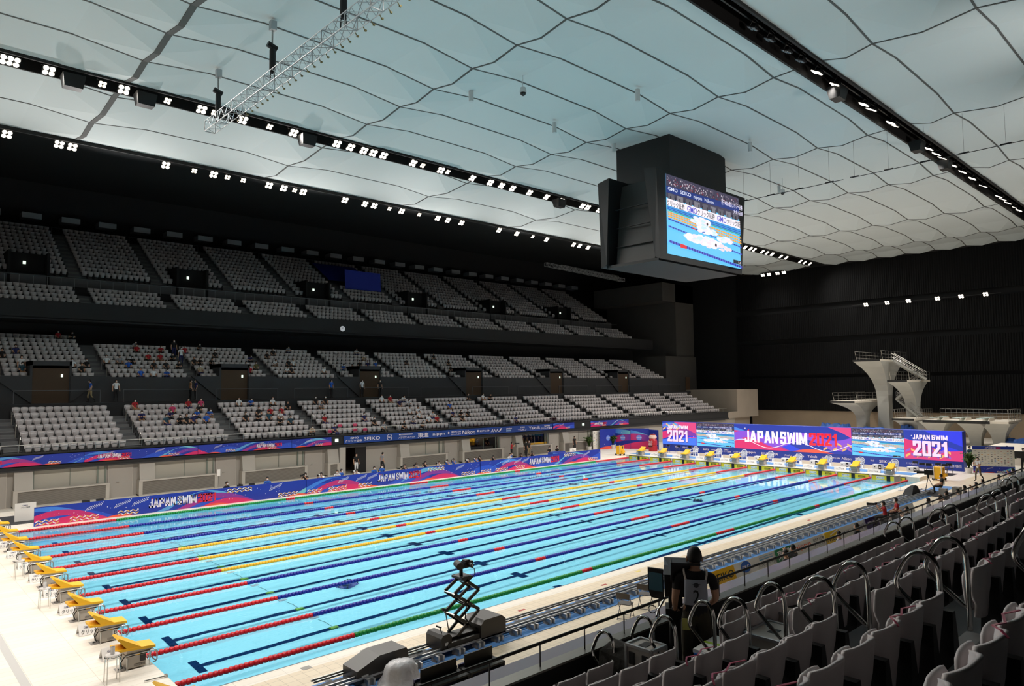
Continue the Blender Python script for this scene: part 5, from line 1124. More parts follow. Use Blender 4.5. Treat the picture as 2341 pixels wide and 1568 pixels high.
for n, x in enumerate((36.5, 50.5, 57.0)):
    o = MB().loft([[(-.45, -.3, -.4), (.45, -.3, -.4), (.45, .3, -.4), (-.45, .3, -.4)], [(-.55, -.45, .3), (.55, -.45, .3), (.55, .45, .3), (-.55, .45, .3)]]).build('hanging_loudspeaker', M_black); o.location = (x, -1.5, 24.3); tag(o, 'black boxy loudspeaker under the right ceiling slot, %s from the top' % nth(n+1), 'loudspeaker', 'loudspeakers in the ceiling slots')
#@@P5
# ------------------------------------------------------------------ near stand
NX0, NX1 = -14., 84.
s = MB()
for k in range(8):
    yb = -12.15-.0-.85*k+(.0 if k == 0 else .1)
    y1 = -12.15 if k == 0 else -12.95-.85*(k-1)
    s.box(NX0, NX1, -12.95-.85*k, y1, 2.6+.37*k-.4, 3.08+.37*k)
s.box(NX0, NX1, -24, -18.9, 5.0, 5.67)
struct(s, 'terrace_near', M_step)
s = MB(); s.box(NX0, NX1, -12.18, -12.06, 0, 3.74).box(NX0, NX1, -12.06, -11.0, 3.1, 3.2).box(NX0, NX1, -11.1, -11.0, 0, 3.3); struct(s, 'wall_parapet', M_darker)
s = MB(); s.prism([(-12.06, 3.62), (-11.0, 3.36), (-11.0, 3.30), (-12.06, 3.56)], NX0, NX1, 'x'); struct(s, 'trim_parapet', mat('parapet_sheet', (142, 142, 150), .25))
s = MB(); s.box(NX0, NX1, -12.2, -12.02, 3.74, 3.765); struct(s, 'trim_cap', mat('parapet_cap', (120, 118, 112), .4, .5))
r = empty('glass_balustrade', (0, -12.1, 3.765)); tag(r, 'low dark handrail on glass along the near balcony front', 'rail')
MB().quad((NX0, 0, 0), (NX1, 0, 0), (NX1, 0, .24), (NX0, 0, .24)).build('glass_panel', M_glass, r, fix=False)
s = MB(); s.cyl((NX0, 0, .265), (NX1, 0, .265), .02, 10); s.build('handrail', mat('dark_rail', (46, 42, 38), .35, .5), r)
for k in range(60):
    MB().box(-8.3+k*.785, -8.3+k*.785+.012, -.006, .006, 0, .25).build('post', M_black, r)
# near seats
aisx = [1.45, 11.0, 20.55, 30.1, 39.65]
def seat_row(k): return -12.72-.86*k, 3.06+.37*k
cnt = 0; taken = {(0, 1): (0,), }
M_tape = mat('pink_tape', (178, 62, 92), .35)
segs = [(-12.2, 1.0, 'left of the first aisle')]+[(aisx[i]+.5, aisx[i+1]-.45, 'between the %s and %s aisles' % (nth(i+1), nth(i+2))) for i in range(4)]
lim = {0: (-3.2, 27), 1: (-3.0, 22), 2: (-2.4, 18.5), 3: (-1., 15), 4: (.5, 12), 5: (1.5, 9.5), 6: (2.6, 7.5)}
tops = []
for k in range(7):
    y, z = seat_row(k); lo, hi = lim[k]
    for (a, b, nm) in segs:
        n = int((b-a)/.48)
        for j in range(n):
            x = a+(j+.5)*(b-a)/n
            if x > hi or not in_view(x, y, z+.6, .03, .10) : continue
            if k == 0 and 1.5 < x < 3.4: continue
            j2 = n-j if x < 1.2 else j+1
            place_seat(x, y, z, 0, 'shadowed grey seat, near stand row %s, %s %s' % (CARD[k+1], '%s seat' % nth(j2), nm.replace('between the ', 'between ')), 'folding seats of the near stand row %s' % CARD[k+1])
            tops.append((k, x, y, z, j)); cnt += 1
tn = 0
for (k, x, y, z, j) in tops:
    if k >= 1 and (j+2*k) % 4 == 0 and any(abs(t[1]-x-.49) < .08 and t[0] == k for t in tops) and x < 12:
        tn += 1; s = MB(); pts = [(x-.02, y-.05, z+.79), (x+.02, y-.01, z+.812), (x+.12, y+.05, z+.80), (x+.25, y+.02, z+.79), (x+.38, y+.06, z+.80), (x+.49, y+.0, z+.81)]
        for i in range(len(pts)-1): s.bar(pts[i], pts[i+1], .014, .005)
        tag(s.build('barrier_tape', M_tape), 'pink tape over the backrests of near row %s, %s piece counted from the front left' % (CARD[k+1], nth(tn)), 'tape', 'pink tape over near seats')
# aisle handrails near
def arch(parent=None):
    s = MB(); r_ = .022
    pts = [(0, 0, 0), (0, 0, .62), (0, .02, .72), (0, .07, .79), (0, .15, .81), (0, .22, .77), (0, .27, .70), (0, .335, .56), (0, .34, .50), (0, .31, .44), (0, .02, .2)]
    P_ = [Vector(p) for p in pts]
    for q in range(2):
        N_ = [P_[0]]
        for i in range(len(P_)-1): N_ += [P_[i].lerp(P_[i+1], .25), P_[i].lerp(P_[i+1], .75)]
        P_ = N_+[P_[-1]]
    s.tube(P_, r_, 10); return s.build('aisle_handrail', M_chrome, smooth=True)
H0 = None
for ai, ax in enumerate(aisx[:3]):
    for k in range(6):
        for sx in (-.39, .39):
            if H0 is None: H0 = arch(); o = H0
            else: o = H0.copy(); COL.objects.link(o)
            o.location = (ax+sx, -12.62-.87*k, 3.28+.375*k)
            tag(o, 'arched steel handrail, %s near aisle, %s side, %s from the front' % (nth(ai+1), 'left' if sx < 0 else 'right', nth(k+1)), 'handrail', 'arched handrails of the near stand')
s = MB()
for ax in aisx:
    for k in range(6): s.box(ax-.45, ax+.45, -12.95-.85*k-.02, -12.95-.85*k+.3, 3.08+.37*k, 3.08+.37*k+.19)
struct(s, 'trim_steps', mat('aisle_steps', (112, 112, 112), .8))
# flight cases
M_case = mat('case_panel', (176, 168, 160), .5)
def flight_case(x0, x1, y0, y1, z0, z1, lb, split=None):
    r = empty('flight_case', ((x0+x1)/2, (y0+y1)/2, z0)); tag(r, lb, 'case', 'grey flight cases in the near stand'); w_, d_, h = (x1-x0)/2, (y1-y0)/2, z1-z0
    MB().box(-w_, w_, -d_, d_, 0, h).build('body', M_case, r)
    s = MB()
    for z in (0, h*.62, h): s.box(-w_-.008, w_+.008, -d_-.008, d_+.008, z-.012, z+.012) if z in (h*.62,) else None
    for sx in (-1, 1):
        for sy in (-1, 1): s.bar((sx*w_, sy*d_, 0), (sx*w_, sy*d_, h), .03); 
        s.bar((sx*w_, -d_, h), (sx*w_, d_, h), .03)
    for sy in (-1, 1): s.bar((-w_, sy*d_, h), (w_, sy*d_, h), .03)
    s.build('edge_trim', M_alu, r)
    for sx in (-.5, .5): MB().box(sx*w_*1.-.05, sx*w_+.05, -d_-.02, -d_-.005, h*.58, h*.82).build('latch', M_bracket, r)
    if w_ < .2:
        for yy in (-.09, .09): MB().box(-w_-.02, -w_-.005, yy-.035, yy+.035, h*.7, h*.9).build('latch', M_bracket, r)
    MB().box(-.08, .08, -.05, .05, h, h+.006).build('handle_plate', M_bracket, r)
flight_case(.93, 1.2, -13.25, -12.9, 3.42, 4.08, 'upright grey flight case beside the first aisle below the front row')
flight_case(2.28, 2.90, -14.06, -13.62, 3.45, 4.05, 'grey flight case with a worn pale lid among the seats')
flight_case(3.2, 3.95, -13.75, -13.50, 3.45, 4.08, 'farther grey flight case lying behind the worn lidded one')
r = empty('board_stack', (2.1, -13.33, 3.55), .1); tag(r, 'white and blue boards with a green strap lying by the aisle', 'boards')
MB().box(-.3, .3, -.14, .14, .30, .34).build('white_board', M_white, r); MB().box(-.32, .28, -.16, .12, .24, .30).build('blue_board', mat('board_blue', (30, 100, 190), .5), r)
MB().box(-.02, .03, -.165, .145, .235, .345).build('strap', mat('strap_green', (170, 210, 40), .5), r); MB().box(-.25, .25, -.1, .1, -.1, .24).build('crate', M_bracket, r)
s = MB(); s.loft([[(.95, -12.85, 3.1), (1.7, -12.85, 3.1), (1.7, -12.4, 3.1), (.95, -12.4, 3.1)], [(1.0, -12.85, 3.85), (1.7, -12.85, 3.6), (1.75, -12.4, 3.65), (1.05, -12.4, 3.85)], [(1.1, -12.80, 3.98), (1.5, -12.8, 3.85), (1.55, -12.5, 3.82), (1.2, -12.5, 3.98)]]); o = s.build('black_bag', mat('bag_cloth', (38, 36, 30), .9, bump=1., bscale=9)); tag(o, 'dark cloth heap behind the upright flight case at the near rail', 'bag')
tag(MB().box(.45, .53, -12.2, -12.19, 3.3, 3.55).build('wall_notice', M_case), 'small pale notice on the inner face of the near parapet', 'notice')
# ------------------------------------------------------------------ camera track and dolly on the near deck
r = empty('camera_track', (0, 0, DZ)); tag(r, 'long double rail camera track on brackets along the near pool deck', 'track')
s = MB(); s.box(2.4, 45, -2.50, -2.46, .16, .21).box(2.4, 45, -2.62, -2.58, .16, .20); s.build('rail', M_steel, r)
s = MB(); s.box(2.4, 45, -3.10, -3.06, .13, .23).box(2.4, 45, -3.20, -3.17, .15, .20); s.build('rail', M_alu, r)
s = MB(); s.box(2.4, 45, -3.0, -2.72, .10, .14); s.build('cable_tray', mat('tray_dark', (38, 36, 34), .6), r)
k = 0; x = 2.8; pm = None
while x < 44.8:
    s_ = MB()
    if k < 60:
        if pm is None:
            q = MB(); q.loft([[(-.14, -3.34, 0), (.14, -3.34, 0), (.14, -3.1, 0), (-.14, -3.1, 0)], [(-.07, -3.26, .15), (.07, -3.26, .15), (.07, -3.1, .19), (-.07, -3.1, .19)]]).box(-.04, .04, -3.1, -2.45, .05, .13).box(-.10, -.05, -3.38, -3.2, 0, .17).box(.05, .10, -3.38, -3.2, 0, .17); pm = q.build('bracket', M_alu, r); o = pm
        else: o = pm.copy(); COL.objects.link(o)
        o.location = (x, 0, 0)
    k += 1; x += .68
s = MB()
for q in range(3): s.tube([(2.5+i*1.0, -3.42-.04*q+.05*math.sin(i*1.7+q), .03) for i in range(43)], .014, 5)
tag(s.build('cable_bundle', M_black), 'dark cables running along the blue matting beside the camera track', 'cable')
M_dol = mat('dolly_black', (30, 27, 25), .45)
def px(pts): return pts
r = empty('camera_dolly', (5.7, -2.8, DZ+.12)); tag(r, 'black robotic camera dolly with a tall scissor lift on the near track', 'camera dolly')
s = MB(); s.box(0.2, 1.5, -.36, .34, .04, .20).box(.3, 1.3, -.2, .2, .2, .27); s.build('chassis', M_dol, r)
s = MB(); s.prism([(0, .02), (0, .36), (.06, .44), (.26, .44), (.34, .36), (.34, .02)], -.34, .32, 'y'); s.build('front_box', M_dol, r)
s = MB(); s.prism([(1.3, .04), (1.3, .42), (1.42, .54), (2.05, .54), (2.2, .42), (2.2, .04)], -.40, .34, 'y'); s.build('motor_cover', mat('cover_black', (46, 42, 38), .35), r)
MB().box(.12, .22, -.35, -.342, .16, .24).build('nameplate', M_white, r)
s = MB()
for y in (-.22, .18):
    for (a, b) in (((.62, .27), (1.38, .80)), ((1.28, .27), (.52, .84)), ((1.38, .80), (.52, 1.38)), ((.52, .84), (1.38, 1.34)), ((.52, 1.38), (1.10, 1.72)), ((1.38, 1.34), (.80, 1.74))):
        s.bar((a[0], y, a[1]), (b[0], y, b[1]), .085, .035, up=(0, 1, 0))
s.build('scissor_arm', M_dol, r)
s = MB()
for (x, z) in ((.52, .84), (1.38, .80), (.52, 1.38), (1.38, 1.34), (.95, .55), (.95, 1.08), (.95, 1.60), (.75, .7), (.75, 1.25), (1.15, .98)): s.cyl((x, -.24, z), (x, .20, z), .018, 6)
s.build('cross_tube', M_steel, r)
s = MB(); s.box(.76, 1.14, -.24, .2, 1.70, 1.76).cyl((.92, -.02, 1.76), (.92, -.02, 1.95), .05, 10); s.build('top_plate', M_dol, r)
s = MB(); s.cyl((.80, -.12, 2.03), (.86, .1, 2.07), .10, 12).box(.88, .98, -.06, .06, 1.93, 2.05); s.build('pan_head', M_dol, r)
s = MB(); s.box(1.02, 1.30, -.08, .12, 1.94, 2.10).cyl((1.15, -.08, 2.02), (1.15, -.22, 2.01), .06, 12).box(1.05, 1.2, -.05, .1, 2.10, 2.14); s.build('camera_body', M_dol, r)
MB().cyl((1.15, -.221, 2.01), (1.15, -.226, 2.01), .03, 10).build('lens_glass', M_steel, r)
MB().tube([(1.25, 0, 1.95), (1.40, 0, 1.85), (1.42, 0, 1.70), (1.30, 0, 1.60), (1.15, 0, 1.62)], .012, 6).build('cable', M_black, r)
MB().tube([(.55, -.25, 1.2), (.9, -.26, 1.0), (.85, -.27, .7), (1.1, -.25, .4), (1.45, -.2, .25)], .018, 6).build('hose', M_black, r)
s = MB(); s.tube([(.36, -.2, .4), (.30, -.2, .7), (.24, -.2, .98)], .014, 6).cyl((.14, -.2, 1.06), (.28, -.2, 1.0), .035, 8).tube([(.12, -.2, .45), (.05, -.2, .62)], .012, 6).cyl((-.06, -.2, .68), (.10, -.2, .60), .02, 8); s.build('microphone', M_dol, r)
r = empty('drive_unit', (3.2, -2.83, DZ)); tag(r, 'black slope topped drive unit at the left end of the camera track', 'machine')
MB().prism([(0, .06), (0, .36), (.62, .58), (1.38, .58), (1.44, .48), (1.44, .06)], -.36, .30, 'y').build('cover', mat('cover_black', (46, 42, 38), .35), r)
MB().box(.12, .30, -.372, -.362, .2, .24).build('nameplate', M_white, r); s = MB(); s.cyl((1.44, -.2, .3), (1.9, -.2, .3), .03, 8).cyl((1.44, .05, .32), (2.1, .05, .32), .03, 8).cyl((1.8, -.2, .3), (1.95, -.2, .3), .05, 8); s.build('pushrod', M_steel, r)
s = MB(); secs = []; rr = random.Random(4); n = 26
for (z, rad) in ((0, .50), (.05, .44), (.16, .37), (.28, .33), (.38, .30), (.46, .26), (.50, .16), (.52, .03)):
    secs.append([((rad*(1.25 if abs(math.cos(t)) > .5 else 1.)+(.045*math.sin(t*9+z*5)+.02*math.sin(t*17))*(1-z))*math.cos(t), (rad+(.045*math.sin(t*9+z*5))*(1-z))*math.sin(t), z) for t in [2*math.pi*i/n for i in range(n)]])
s.loft(secs); o = s.build('plastic_covered_box', mat('thin_plastic', (206, 204, 206), .3, bump=1., bscale=8), smooth=True); o.location = (4.12, -3.62, DZ); tag(o, 'box wrapped in crumpled clear plastic beside the black drive unit', 'box')
s = MB()
for q in range(3): s.tube([(3.0, -3.0-.1*q, .05), (3.2, -3.35-.08*q, .05), (3.5, -3.25-.1*q, .05), (3.1, -3.6-.05*q, .05), (2.6, -3.7, .05)], .016, 5)
tag(s.build('loose_cable', mat('pale_cable', (190, 188, 184), .4)), 'pale loose cables curling beside the black drive unit', 'cable')
# desks and folding chairs behind the parapet
for n, (x0, x1) in enumerate(((3.7, 4.9), (4.95, 6.0))):
    r = empty('monitor_desk', (x0, -5.0, DZ)); tag(r, 'dark desk with tilted monitors seen over the near rail, %s one' % ('left' if n == 0 else 'right'), 'desk')
    MB().box(0, x1-x0, -.25, .25, .40, .44).build('desk_top', M_bracket, r); MB().box(0, x1-x0, .2, .25, 0, .5).build('front_panel', mat('desk_blue', (30, 30, 80), .5), r)
    MB().box(.1, x1-x0-.1, .1, .14, .44, .72).build('monitor', M_black, r); MB().box(.0, .04, -.25, .25, 0, .4).box(x1-x0-.04, x1-x0, -.25, .25, 0, .4).build('side_panel', M_bracket, r)
folding_chair(11.6, -4.5, -1.2, DZ, 'empty grey folding chair on the tiles below the near rail, left one', 'folding chairs below the near rail', mat('chair_grey', (84, 78, 74), .5)); folding_chair(12.8, -4.35, -1.2, DZ, 'empty grey folding chair on the tiles below the near rail, right one', 'folding chairs below the near rail', mat('chair_grey', (84, 78, 74), .5))
# sponsor boards facing the near stand
BX = 16.3; r = empty('sponsor_boards', (BX, -4.5, DZ)); tag(r, 'row of white sponsor boards with coloured logos along the near deck', 'board')
Lb = 20.6; sl = Vector((0, .13, .46)).normalized()
MB().add([(0, -.08, 0), (Lb, -.08, 0), (Lb, .05, .46), (0, .05, .46), (Lb, .2, 0), (0, .2, 0)], [(0, 1, 2, 3), (3, 2, 4, 5), (0, 3, 5), (1, 4, 2), (0, 5, 4, 1)]).build('panel', M_back, r)
a = Art((0, -.082, 0), (1, 0, 0), tuple(sl), .004); a.rect(0, 0, Lb, .475, (240, 238, 238))
def seg(x0, x1, c): a.rect(x0-BX, 0.0, x1-BX, .475, c)
def st(t_, x0, x1, z0, z1, c, b=.02, sh=0): a.text(t_, x0-BX, z0, x1-BX, z1, c, b, sh)
seg(16.35, 17.95, (246, 190, 20)); st('SEIKO', 16.45, 17.85, .08, .34, (30, 25, 20), .02, .1)
a.L += 1; a.poly([(18.72-BX+.36*math.cos(t), .26+.20*math.sin(t)) for t in [2*math.pi*i/18 for i in range(18)]], (30, 100, 200)); st('P&G', 18.48, 18.96, .16, .32, WHT)
st('パラマウントベッド', 19.6, 21.0, .06, .20, (30, 30, 34), .01); a.rect(19.75-BX, .29, 20.8-BX, .32, (90, 160, 210)); a.rect(19.75-BX, .38, 20.8-BX, .40, (90, 160, 210))
seg(21.0, 22.5, (24, 128, 84)); st('東進', 21.15, 22.35, .06, .42, WHT, .03); st('nippn', 22.65, 24.1, .12, .38, (226, 90, 40), .03)
st('東京海上日動', 24.35, 25.4, .27, .40, (30, 30, 36), .01); st('あんしん生命', 24.35, 25.4, .08, .20, (30, 30, 36), .01)
seg(25.5, 27.0, (246, 206, 40)); st('Nikon', 25.65, 26.9, .06, .26, (20, 20, 20), .03, .2); a.poly([(26.1-BX, .3), (27.-BX, .45), (26.8-BX, .47), (26.-BX, .33)], WHT)
st('東京海上日動', 27.4, 28.7, .16, .29, (30, 30, 36), .01); st('ANA', 28.88, 29.8, .12, .36, (30, 50, 110), .03, .2); seg(29.98, 31.6, (52, 38, 96)); st('amino', 30.2, 31.4, .2, .36, WHT)
st('Yakult', 32.3, 33.6, .12, .36, (200, 40, 50)); st('GMO', 34.9, 35.9, .2, .38, (90, 100, 180)); a.build('graphic', M_art, r)
#@@P6
# ------------------------------------------------------------------ people
M_skin = mat('skin', (196, 148, 120), .55); M_hair = mat('black_hair', (20, 17, 16), .6); M_mask = mat('white_mask', (238, 238, 240), .6); M_shoe = mat('dark_shoe', (30, 28, 28), .6)
CL = {'red': (172, 28, 38), 'black': (26, 26, 29), 'pink': (206, 66, 110), 'navy': (34, 38, 92), 'blue': (40, 96, 190), 'white': (226, 226, 228), 'grey': (150, 150, 156), 'teal': (46, 80, 96), 'beige': (186, 166, 140), 'olive': (104, 102, 62), 'khaki': (160, 140, 104), 'taupe': (116, 106, 90), 'tan': (150, 112, 80)}
CM = {k: mat('cloth_'+k, v, .8) for k, v in CL.items()}
POSES = {
 'sit': dict(pel=(0, 0, .50), chest=(0, -.02, .84), neck=(0, .01, 1.0), head=(0, .03, 1.12), top=(0, .03, 1.19), sh=(.17, -.01, .92), el=(.21, .06, .68), wr=(.12, .26, .60), ha=(.08, .33, .59), hip=(.09, .04, .50), kn=(.12, .42, .50), an=(.12, .42, .09), to=(.13, .55, .05)),
 'lean': dict(pel=(0, 0, .50), chest=(0, .10, .82), neck=(0, .19, .95), head=(0, .27, 1.04), top=(0, .29, 1.11), sh=(.17, .12, .88), el=(.2, .28, .66), wr=(.08, .42, .70), ha=(.04, .46, .75), hip=(.09, .04, .50), kn=(.13, .42, .52), an=(.12, .40, .09), to=(.13, .53, .05)),
 'stand': dict(pel=(0, 0, .95), chest=(0, -.01, 1.30), neck=(0, 0, 1.47), head=(0, .02, 1.59), top=(0, .02, 1.66), sh=(.18, -.01, 1.40), el=(.23, -.03, 1.12), wr=(.24, .06, .88), ha=(.24, .09, .80), hip=(.09, 0, .92), kn=(.10, .02, .50), an=(.11, -.02, .09), to=(.13, .12, .05)),
 'walk': dict(pel=(0, 0, .94), chest=(0, .03, 1.29), neck=(0, .05, 1.46), head=(0, .07, 1.58), top=(0, .07, 1.65), sh=(.18, .02, 1.39), el=(.22, -.03, 1.12), wr=(.22, .10, .92), ha=(.21, .16, .86), hip=(.09, 0, .92), kn=(.10, .16, .52), an=(.10, .12, .10), to=(.11, .27, .07), kn2=(-.10, -.03, .50), an2=(-.10, -.30, .16), to2=(-.10, -.22, .04)),
 'shoot': dict(pel=(0, 0, .50), chest=(0, .03, .84), neck=(0, .06, 1.0), head=(0, .09, 1.11), top=(0, .09, 1.18), sh=(.17, .04, .93), el=(.20, .25, .82), wr=(.08, .36, 1.04), ha=(.04, .40, 1.08), hip=(.09, .04, .50), kn=(.13, .42, .50), an=(.12, .42, .09), to=(.13, .55, .05)),
 'standshoot': dict(pel=(0, 0, .95), chest=(0, .0, 1.30), neck=(0, .02, 1.46), head=(0, .05, 1.57), top=(0, .05, 1.64), sh=(.18, .02, 1.40), el=(.22, .22, 1.26), wr=(.09, .33, 1.47), ha=(.05, .38, 1.52), hip=(.09, 0, .92), kn=(.10, .02, .50), an=(.11, -.02, .09), to=(.13, .12, .05)),
 'phone': dict(pel=(0, 0, .94), chest=(0, .01, 1.29), neck=(0, .02, 1.46), head=(0, .05, 1.58), top=(0, .05, 1.65), sh=(.18, 0, 1.39), el=(.25, .16, 1.20), wr=(.12, .20, 1.42), ha=(.09, .18, 1.50), el2=(-.20, .10, 1.12), wr2=(-.02, .26, 1.12), ha2=(.04, .28, 1.14), hip=(.09, 0, .92), kn=(.10, .14, .52), an=(.10, .16, .10), to=(.11, .31, .07), kn2=(-.10, -.06, .50), an2=(-.10, -.34, .18), to2=(-.10, -.24, .05)),
}
def body_mesh(pose, fingers=False, bulk=1.):
    P = POSES[pose]; V, Rd, E, reg = [], [], [], []
    def v(p, r, g, par=None, r2=None):
        V.append(p); Rd.append((r, r2 or r)); reg.append(g)
        if par is not None: E.append((par, len(V)-1))
        return len(V)-1
    pel = Vector(P['pel']); ch = Vector(P['chest']); nk = Vector(P['neck'])
    a = v(pel, .135*bulk, 2, None, .11); m_ = v(pel.lerp(ch, .5), .125*bulk, 1, a, .10); c = v(ch, .15*bulk, 1, m_, .11); c2 = v(ch.lerp(nk, .6), .10, 1, c, .08)
    n0 = v(ch.lerp(nk, .95), .060, 1, c2); n = v(nk+Vector((0, 0, .025)), .052, 0, n0); h1 = v(Vector(P['head'])+Vector((0, 0, -.055)), .072, 0, n, .08); h2 = v(P['head'], .082, 0, h1, .092); v(P['top'], .066, 0, h2, .074)
    for sg in (1, -1):
        def g(k):
            p = P.get(k+'2', None) if sg < 0 else None
            if p is None: q = P[k]; return Vector((q[0]*sg, q[1], q[2]))
            return Vector(p)
        s_ = v(g('sh'), .068*bulk, 1, c2); e1 = v(g('sh').lerp(g('el'), .55), .055, 1, s_); e = v(g('el'), .043, 0, e1); w_ = v(g('wr'), .028, 0, e); 
        if not fingers: v(g('ha'), .036, 0, w_, .02)
        else:
            d = (g('ha')-g('wr')).normalized(); side = d.cross(Vector((0, 0, 1))).normalized(); pl = v(g('wr')+d*.05, .03, 0, w_, .018)
            for q in range(4):
                off = side*(q-1.5)*.019; L_ = (.075, .085, .08, .065)[q]; b = v(g('wr')+d*.095+off, .0095, 0, pl); b2 = v(g('wr')+d*(.095+L_*.45)+off+Vector((0, 0, -.006)), .0088, 0, b); v(g('wr')+d*(.095+L_*.8)+off+Vector((0, 0, -.03)), .008, 0, b2)
            t = v(g('wr')+d*.045+side*sg*-.034, .011, 0, pl); v(g('wr')+d*.085+side*sg*-.05+Vector((0, 0, -.015)), .0095, 0, t)
        h = v(g('hip'), .095*bulk, 2, a); k1 = v(g('hip').lerp(g('kn'), .5), .078, 2, h); k_ = v(g('kn'), .058, 2, k1); an = v(g('kn').lerp(g('an'), .4), .052, 2, k_); an2 = v(g('an'), .042, 3, an); v(g('to'), .038, 3, an2, .03)
    me = bpy.data.meshes.new('person'); me.from_pydata([tuple(p) for p in V], E, [])
    ob = bpy.data.objects.new('t', me); COL.objects.link(ob); md = ob.modifiers.new('s', 'SKIN'); md.use_smooth_shade = True
    for i, sv in enumerate(me.skin_vertices[0].data): sv.radius = Rd[i]; sv.use_root = (i == 0)
    sb = ob.modifiers.new('d', 'SUBSURF'); sb.levels = 2 if fingers else 1; sb.render_levels = sb.levels
    dg = bpy.context.evaluated_depsgraph_get(); out = bpy.data.meshes.new_from_object(ob.evaluated_get(dg)); bpy.data.objects.remove(ob)
    out.name = 'person'
    VV = np.array([tuple(p) for p in V]); seg = [(VV[i], VV[j], reg[j]) for i, j in E]
    out.materials.clear()
    for m in (M_skin, CM['black'], CM['black'], M_shoe): out.materials.append(m)
    cen = np.array([tuple(p.center) for p in out.polygons]); best = np.full(len(cen), 1e9); bi = np.zeros(len(cen), int)
    for A_, B_, g in seg:
        d = B_-A_; t = np.clip(((cen-A_)@d)/max(d@d, 1e-9), 0, 1); q = np.linalg.norm(cen-(A_+t[:, None]*d), axis=1)
        k = q < best; best[k] = q[k]; bi[k] = g
    out.polygons.foreach_set('material_index', bi.astype(np.int32)); out.polygons.foreach_set('use_smooth', [True]*len(out.polygons)); return out
BODY = {}
def head_bits(pose, hairm=None):
    P = POSES[pose]; h = Vector(P['head']); s = MB(); secs = []
    for q in range(7):
        t = q/6; z = -.055+.175*t; r = .090*math.sqrt(max(.02, 1-((z+.0)/.135)**2)) if z > 0 else .088+.25*z
        cut = .9 if z < .03 else 2
        ring = []
        for k in range(12):
            an = 2*math.pi*k/12; x, y = r*math.cos(an), r*1.08*math.sin(an)-.012
            if z < .045 and y > .02: y = .02-.004*k*0
            ring.append((h.x+x, h.y+y, h.z+z+.02))
        secs.append(ring)
    s.loft(secs); hair = s.build('hair', M_hair, smooth=True); hm = hair.data; bpy.data.objects.remove(hair)
    s = MB(); secs = []
    for z, r in ((-.075, .045), (-.05, .062), (-.015, .058), (.0, .035)):
        secs.append([(h.x+r*math.sin(a_)*1.05, h.y+.045+r*math.cos(a_)*.75, h.z+z) for a_ in (-1.3, -.8, -.3, .3, .8, 1.3)]+[(h.x+r*math.sin(a_)*.8, h.y+.03+r*math.cos(a_)*.5, h.z+z) for a_ in (1.3, .8, .3, -.3, -.8, -1.3)])
    s.loft(secs); mk = s.build('face_mask', M_mask, smooth=True); mm = mk.data; bpy.data.objects.remove(mk); return hm, mm
def person(pose, loc, rz, shirt, pants, label, group=None, mask=True, bulk=1., scale=1., fingers=False, hair=None):
    k = (pose, fingers, bulk)
    if k not in BODY: BODY[k] = (body_mesh(pose, fingers, bulk),)+head_bits(pose)
    b, hm, mm = BODY[k]
    o = bpy.data.objects.new('person', b); COL.objects.link(o); o.location = loc; o.rotation_euler = (0, 0, rz); o.scale = (scale,)*3
    for i, m in ((1, CM[shirt]), (2, CM[pants])): o.material_slots[i].link = 'OBJECT'; o.material_slots[i].material = m
    for nm, me_ in (('hair', hm), ('face_mask', mm)):
        if nm == 'face_mask' and not mask: continue
        c = bpy.data.objects.new(nm, me_); COL.objects.link(c); c.parent = o
    tag(o, label, 'person', group); return o
rp = random.Random(11)
for n, (b, k, j) in enumerate(((5, 1, 3), (5, 1, 6), (5, 0, 0), (5, 0, 5), (5, 0, 7))):
    a0, a1 = AI[b]+.55, AI[b+1]-.55; x = a0+(j+.5)*(a1-a0)/12; o = MB().loft([[(-.17, -.04, 0), (.17, -.04, 0), (.17, .02, 0), (-.17, .02, 0)], [(-.2, -.06, .12), (.2, -.06, .12), (.2, .03, .12), (-.2, .03, .12)], [(-.12, -.04, .22), (.12, -.04, .22), (.12, .02, .22), (-.12, .02, .22)]]).build('pink_cloth', mat('pink_cloth', (236, 84, 120), .7)); o.location = (x, 34.2+.85*k-.14, 3.0+.37*k+.5)
    tag(o, 'pink cloth on a lower far stand seat, row %s, seat %s of block four' % (CARD[k+1], CARD[j+1]), 'cloth', 'pink cloths on the far seats')
for (t, b, k, j, c) in SIT:
    if t == 'l': y, z, nm = 34.2+.85*k, 3.0+.37*k, 'lower'
    else: y, z, nm = 43.3+.8*k, 7.65+.365*k, 'middle'
    a0, a1 = AI[b]+.55, AI[b+1]-.55; x = a0+(j+.5)*(a1-a0)/12
    person(rp.choice(['sit', 'sit', 'lean']), (x, y-.12, z-.02), math.pi+rp.uniform(-.25, .25), c, rp.choice(['black', 'navy', 'black', 'tan']) if c != 'black' else 'black',
           'spectator in %s top, %s far stand, row %s, seat %s of block %s' % (c, nm, CARD[k+1], CARD[j+1], CARD[b-1] if b > 1 else 'one'), 'seated spectators of the %s far stand' % nm, rp.random() < .75)
for x, rz, c, pnt, lb in ((7.2, math.pi/2, 'blue', 'khaki', 'person in white and blue walking right on the concourse at the left'), (8.9, math.pi, 'white', 'black', 'person in pale top standing on the concourse left of centre'), (14.35, -math.pi/2, 'tan', 'black', 'person in tan top in a standing pair on the concourse'), (14.75, math.pi/2, 'navy', 'black', 'person in navy top in a standing pair on the concourse'), (27.0, 3.4, 'blue', 'black', 'person in blue shirt standing by the concourse rail'), (30.3, math.pi, 'white', 'black', 'person in white shirt standing at a concourse doorway'), (32.3, math.pi, 'black', 'black', 'person in black standing right of a concourse doorway')):
    person('walk' if x == 7.2 else 'stand', (x, 41.8, 6.2), rz, c, pnt, lb, 'people on the concourse')
